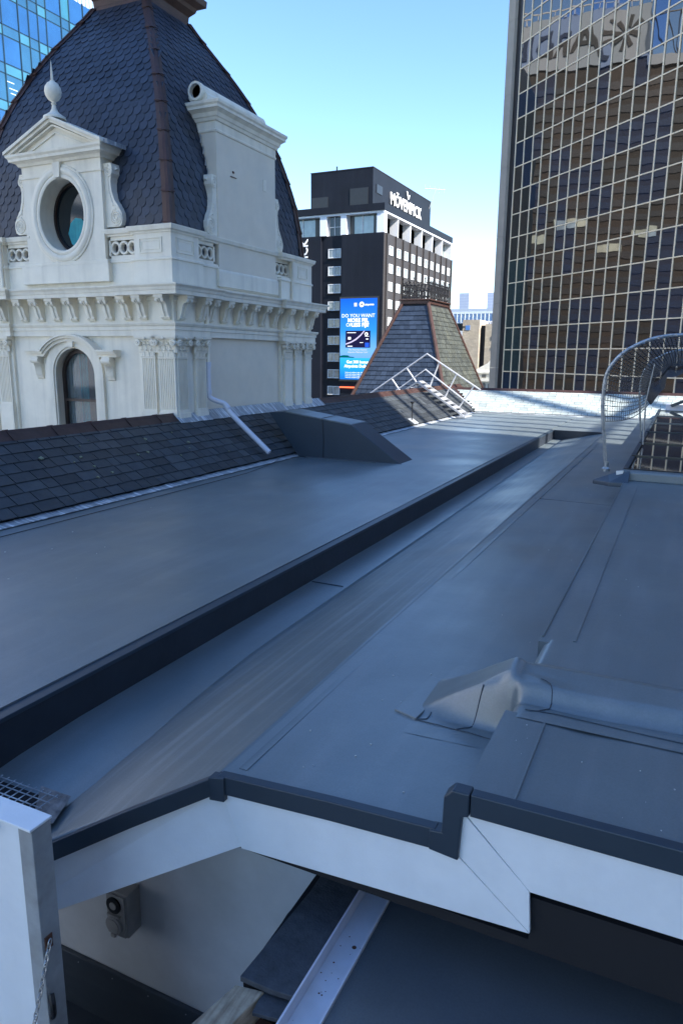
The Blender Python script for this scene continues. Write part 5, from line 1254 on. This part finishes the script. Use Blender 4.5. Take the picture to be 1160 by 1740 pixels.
# ================================================================== SKYLINE BETWEEN THE TOWERS
SAND = M('sandstone_brick', (.42, .35, .26), .85, var=.16, scale=.8, bump=.03, bscale=3, tint2=(.32, .28, .23), t2amt=.6, t2scale=.25, streak=(.50, .43, .33), streak_amt=.6, streak_sc=(.8, .8, 6))
t = thing('sandstone_building', (-32, 126, -26), 'plain tan brick building with a dark vertical slot and a few small square windows', 'building')
q = MB(); q.box(-35.1, -32.2, 121.4, 135, -26, 7.9); q.build('wing', SAND, t)
q = MB(); q.box(-31.3, -26, 121.9, 135, -26, 7.2); q.build('wing', SAND, t)
q = MB(); q.box(-32.4, -31.2, 122.6, 134, -26, 7.0); q.build('dark_slot', HB, t)
for x, z, s, y, m_ in ((-34.2, 6.6, .38, 121.38, M('blue_window', (.10, .22, .5), .1)), (-34.9, 6.75, .12, 121.38, GREYDK), (-34.6, 3.4, .13, 121.38, GREYDK), (-29.9, 4.9, .34, 121.88, GREYDK), (-30.0, 3.2, .2, 121.88, GREYDK)):
    q = MB(); q.box(x-s, x+s, y-.05, y+.3, z-s, z+s); q.build('window', m_, t)
q = MB()
for k in range(14): q.box(-31+.35*k, -30.8+.35*k, 122, 123, 7.2, 7.2+random.uniform(.1, .6))
q.build('roof_clutter', CHANW, t)
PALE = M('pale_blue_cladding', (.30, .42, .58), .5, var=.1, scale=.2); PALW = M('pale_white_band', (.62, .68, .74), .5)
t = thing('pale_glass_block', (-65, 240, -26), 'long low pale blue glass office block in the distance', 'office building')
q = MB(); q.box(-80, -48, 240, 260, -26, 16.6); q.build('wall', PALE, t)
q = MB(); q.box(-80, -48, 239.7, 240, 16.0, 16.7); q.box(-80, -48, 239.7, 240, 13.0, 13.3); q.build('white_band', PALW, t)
fm = mesh('fin', MB().box(-.12, .12, -.5, 0, 0, 2.6), PALW)
for k in range(24): place('fin', fm, t, Matrix.Translation((-79.5+1.35*k, 240, 13.35)))
q = MB(); q.box(-76, -50, 245, 255, 16.7, 18.0); q.build('plant_room', M('grey_plant', (.32, .35, .38), .6), t)
q = MB(); q.box(-80, -48, 238.5, 239.5, 9.8, 12.8); q.build('windows', GLASSD, t)
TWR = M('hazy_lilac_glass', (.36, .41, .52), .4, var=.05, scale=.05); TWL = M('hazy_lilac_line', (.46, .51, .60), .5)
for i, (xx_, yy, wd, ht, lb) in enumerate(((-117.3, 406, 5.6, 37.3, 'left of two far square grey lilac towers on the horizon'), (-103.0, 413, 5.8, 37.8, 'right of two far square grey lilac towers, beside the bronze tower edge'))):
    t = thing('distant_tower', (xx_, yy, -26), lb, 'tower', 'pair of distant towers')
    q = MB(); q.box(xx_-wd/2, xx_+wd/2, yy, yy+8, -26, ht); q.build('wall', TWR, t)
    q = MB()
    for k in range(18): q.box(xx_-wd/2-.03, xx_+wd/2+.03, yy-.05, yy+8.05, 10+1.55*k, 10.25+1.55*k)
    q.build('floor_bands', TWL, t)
WST = M('white_ornate_stucco', (.80, .76, .66), .7, var=.1, scale=1, bump=.03, bscale=3)
t = thing('ornate_white_building', (-26, 100, -26), 'white ornate old building with arched windows, partly hidden by the bronze tower', 'building')
q = MB(); q.box(-30, -20, 100.4, 112, -26, -.4); q.build('wall', WST, t)
P = [(-30, -.4), (-27.4, -.4), (-26.5, .2), (-25.2, .9), (-24.8, 1.4), (-24.7, 2.2), (-24.3, 3.2), (-20, 3.2), (-20, -.4)]
q = MB(); q.prism([(x, 100.3, z) for x, z in P], [(x, 101, z) for x, z in P]); q.build('scrolled_gable', WST, t)
q = MB(); q.box(-30, -20, 100.0, 100.4, -1.6, -1.3); q.box(-30, -20, 100.1, 100.4, -.5, -.25); q.build('string_course', WST, t)
for k in range(7):
    x = -27.3+.85*k; n = 8; pp = [(x-.26, -3.4), (x+.26, -3.4)]+[(x+.26*math.cos(math.pi*i/n), -2.1+.3*math.sin(math.pi*i/n)) for i in range(n+1)]
    q = MB(); q.prism([(a, 100.36, b_) for a, b_ in pp], [(a, 100.44, b_) for a, b_ in pp]); q.build('arched_window', M('shaded_glass', (.20, .19, .17), .3) if k == 0 else bpy.data.materials['shaded_glass'], t)
for k in range(5):
    x = -26.8+1.15*k; q = MB(); q.box(x-.3, x+.3, 100.34, 100.44, -1.1, -.65); q.build('small_window', bpy.data.materials['shaded_glass'], t)
t = thing('low_white_roofs', (-42, 150, -26), 'low white roofed building between the turret and the tan brick building', 'building')
q = MB(); q.box(-50, -41.6, 150, 165, -26, 5.2); q.build('wall', PALW, t)
q = MB(); q.prism([(-50, 149.9, 6.6), (-41.5, 149.9, 6.1), (-41.5, 149.9, 6.9), (-50, 149.9, 7.9)], [(-50, 160, 6.6), (-41.5, 160, 6.1), (-41.5, 160, 6.9), (-50, 160, 7.9)]); q.build('pitched_roof', PALW, t)
q = MB(); q.box(-45, -42.2, 149.7, 150, 3.4, 5.0); q.build('dark_window', GREYDK, t)
q = MB(); q.box(-50, -41.4, 148, 149, -26, 2.2); q.build('block', M('grey_green_block', (.16, .18, .17), .8), t)
# ================================================================== OUT OF FRAME: shade block, added stripe fins and bounce block, mirrored towers
t = thing('shading_office_block', (24, 0, -26), 'tall office block beside the roof that keeps the near roof in shade', 'office building')
OFB = M('pale_office_cladding', (.42, .40, .37), .7, var=.1, scale=.3); OFG = M('office_band_glass', (.02, .03, .05), .08, spec=1)
q = MB(); q.box(14.3, 19, -34, 9.2, -26, 31); q.build('wall', OFB, t)
bm_ = mesh('window_band', MB().box(14.1, 14.3, -34, 9.1, 0, 1.7), OFG)
for k in range(14): place('window_band', bm_, t, Matrix.Translation((0, 0, -20+3.5*k)))
t = thing('stripe_fin_screen', (14, 17, 8), 'unseen upright fin screen added beside the shading office block to stripe the sunlight', 'screen')  # fins added out of view to break the sun into stripes on the far roof
q = MB(); q.box(13.6, 16, 9.25, 24, -26, 7); q.build('plinth', OFB, t)
fin = mesh('fin', MB().box(13.9, 14.1, 0, .20, 7, 26), OFB)
for k, yy in enumerate((9.9, 11.3, 12.2, 13.3, 14.5, 15.4, 16.7, 17.6, 18.5)): place('fin', fin, t, Matrix.Translation((0, yy, 0)))
q = MB(); q.box(13.95, 14.2, 10.4, 19.2, 12.6, 12.8); q.box(13.95, 14.2, 10.4, 19.2, 19, 19.3); q.build('cross_rail', OFB, t)
# sign building seen mirrored in the bronze glass
t = thing('sign_office_tower', (-212, 60, -26), 'grey and brown office tower with a rooftop sign, seen mirrored in the bronze glass', 'office tower')
J1 = M('grey_sign_band', (.27, .30, .34), .7, var=.08, scale=.1); J2 = M('brown_banded_cladding', (.030, .022, .017), .7, var=.15, scale=.1)
J3 = M('blue_office_band', (.024, .024, .028), .5, var=.3, scale=.1); J4 = M('pale_lit_room', (.40, .42, .36), .6, var=.4, scale=.2)
q = MB(); q.box(-240, -200, 20, 130, -26, 88); q.build('wall', J2, t)
for k in range(28):
    z = -20+3.75*k
    q = MB(); q.box(-200, -199.7, 20, 130, z, z+1.9); q.build('window_band', J3, t)
q = MB(); q.box(-236, -199.4, 61, 130, 88, 102.5); q.build('sign_parapet', J1, t)
q = MB(); q.box(-236, -199.2, 20, 61, 85.5, 88.2); q.build('cornice_band', J1, t)
q = MB()
for k in range(22): q.box(-199.4, -199.1, 61+2.8*k, 61.3+2.8*k, 102.5, 104.2)
q.box(-199.4, -199.1, 61, 130, 104, 104.3); q.build('roof_railing', GREYPL, t)
for k in range(6):
    q = MB(); a = 33+k*4.6; q.tube([(-202, a, 88), (-202, a+4.6, 100)], .22, 5); q.tube([(-202, a, 100), (-202, a+4.6, 100)], .22, 5); q.tube([(-202, a, 88), (-202, a, 100)], .2, 5); q.build('roof_truss', GREYDK, t)
for k in range(8):
    q = MB(); a = 30+11*k; zq = 34+4*((k*5) % 3); q.box(-199.6, -199.4, a, a+random.uniform(4, 9), zq, zq+2.6); q.build('lit_room_band', J4, t)
DKS = M('dark_sign_letters', (.02, .02, .022), .6)
text('sign_lettering', 'JARDEN', 9.5, DKS, t, (-199.3, 72.5, 91.8), (0, 1, 0), (0, 0, 1), -0.0+.3, .18, align='LEFT', xs=.98)
q = MB()
for k in range(8):
    a = 2*math.pi*k/8+.2; ca, sa = math.cos(a), math.sin(a)
    q.prism([(-199.3, 67.0+ca*1.5-sa*.7, 95.5+sa*1.5+ca*.7), (-199.3, 67.0+ca*4.8-sa*.9, 95.5+sa*4.8+ca*.9), (-199.3, 67.0+ca*4.8+sa*.5, 95.5+sa*4.8-ca*.5), (-199.3, 67.0+ca*1.5+sa*.3, 95.5+sa*1.5-ca*.3)],
            [(-199.0, 67.0+ca*1.5-sa*.7, 95.5+sa*1.5+ca*.7), (-199.0, 67.0+ca*4.8-sa*.9, 95.5+sa*4.8+ca*.9), (-199.0, 67.0+ca*4.8+sa*.5, 95.5+sa*4.8-ca*.5), (-199.0, 67.0+ca*1.5+sa*.3, 95.5+sa*1.5-ca*.3)])
q.build('burst_logo', DKS, t)
t = thing('bounce_block', (-48, -20, -26), 'unseen long pale blue grey block added to the left behind the camera to bounce sunlight', 'office building')  # block added out of view to bounce sunlight onto the tower and roof
q = MB(); q.box(-72, -44, -90, 32, -26, 27); q.build('wall', M('bounce_block_pale', (.54, .58, .64), .8, var=.08, scale=.3), t)
wb_ = mesh('window_band', MB().box(-44, -43.9, -89, 31, 0, 1.0), OFG)
for k in range(14): place('window_band', wb_, t, Matrix.Translation((0, 0, -23+3.5*k)))
# blue office further round, also only in the reflection
t = thing('striped_glass_tower', (-190, 0, -26), 'pale blue striped glass tower standing behind the camera side, seen only in reflections', 'office tower')
q = MB(); q.box(-230, -195, -40, 17, -26, 120); q.build('wall', J3, t)
sbm = mesh('floor_band', MB().box(-195, -194.6, -40, 17, 0, 1.4), PALW)
for k in range(38): place('floor_band', sbm, t, Matrix.Translation((0, 0, -20+3.6*k)))

for o in LOCALS: del o['_loc']
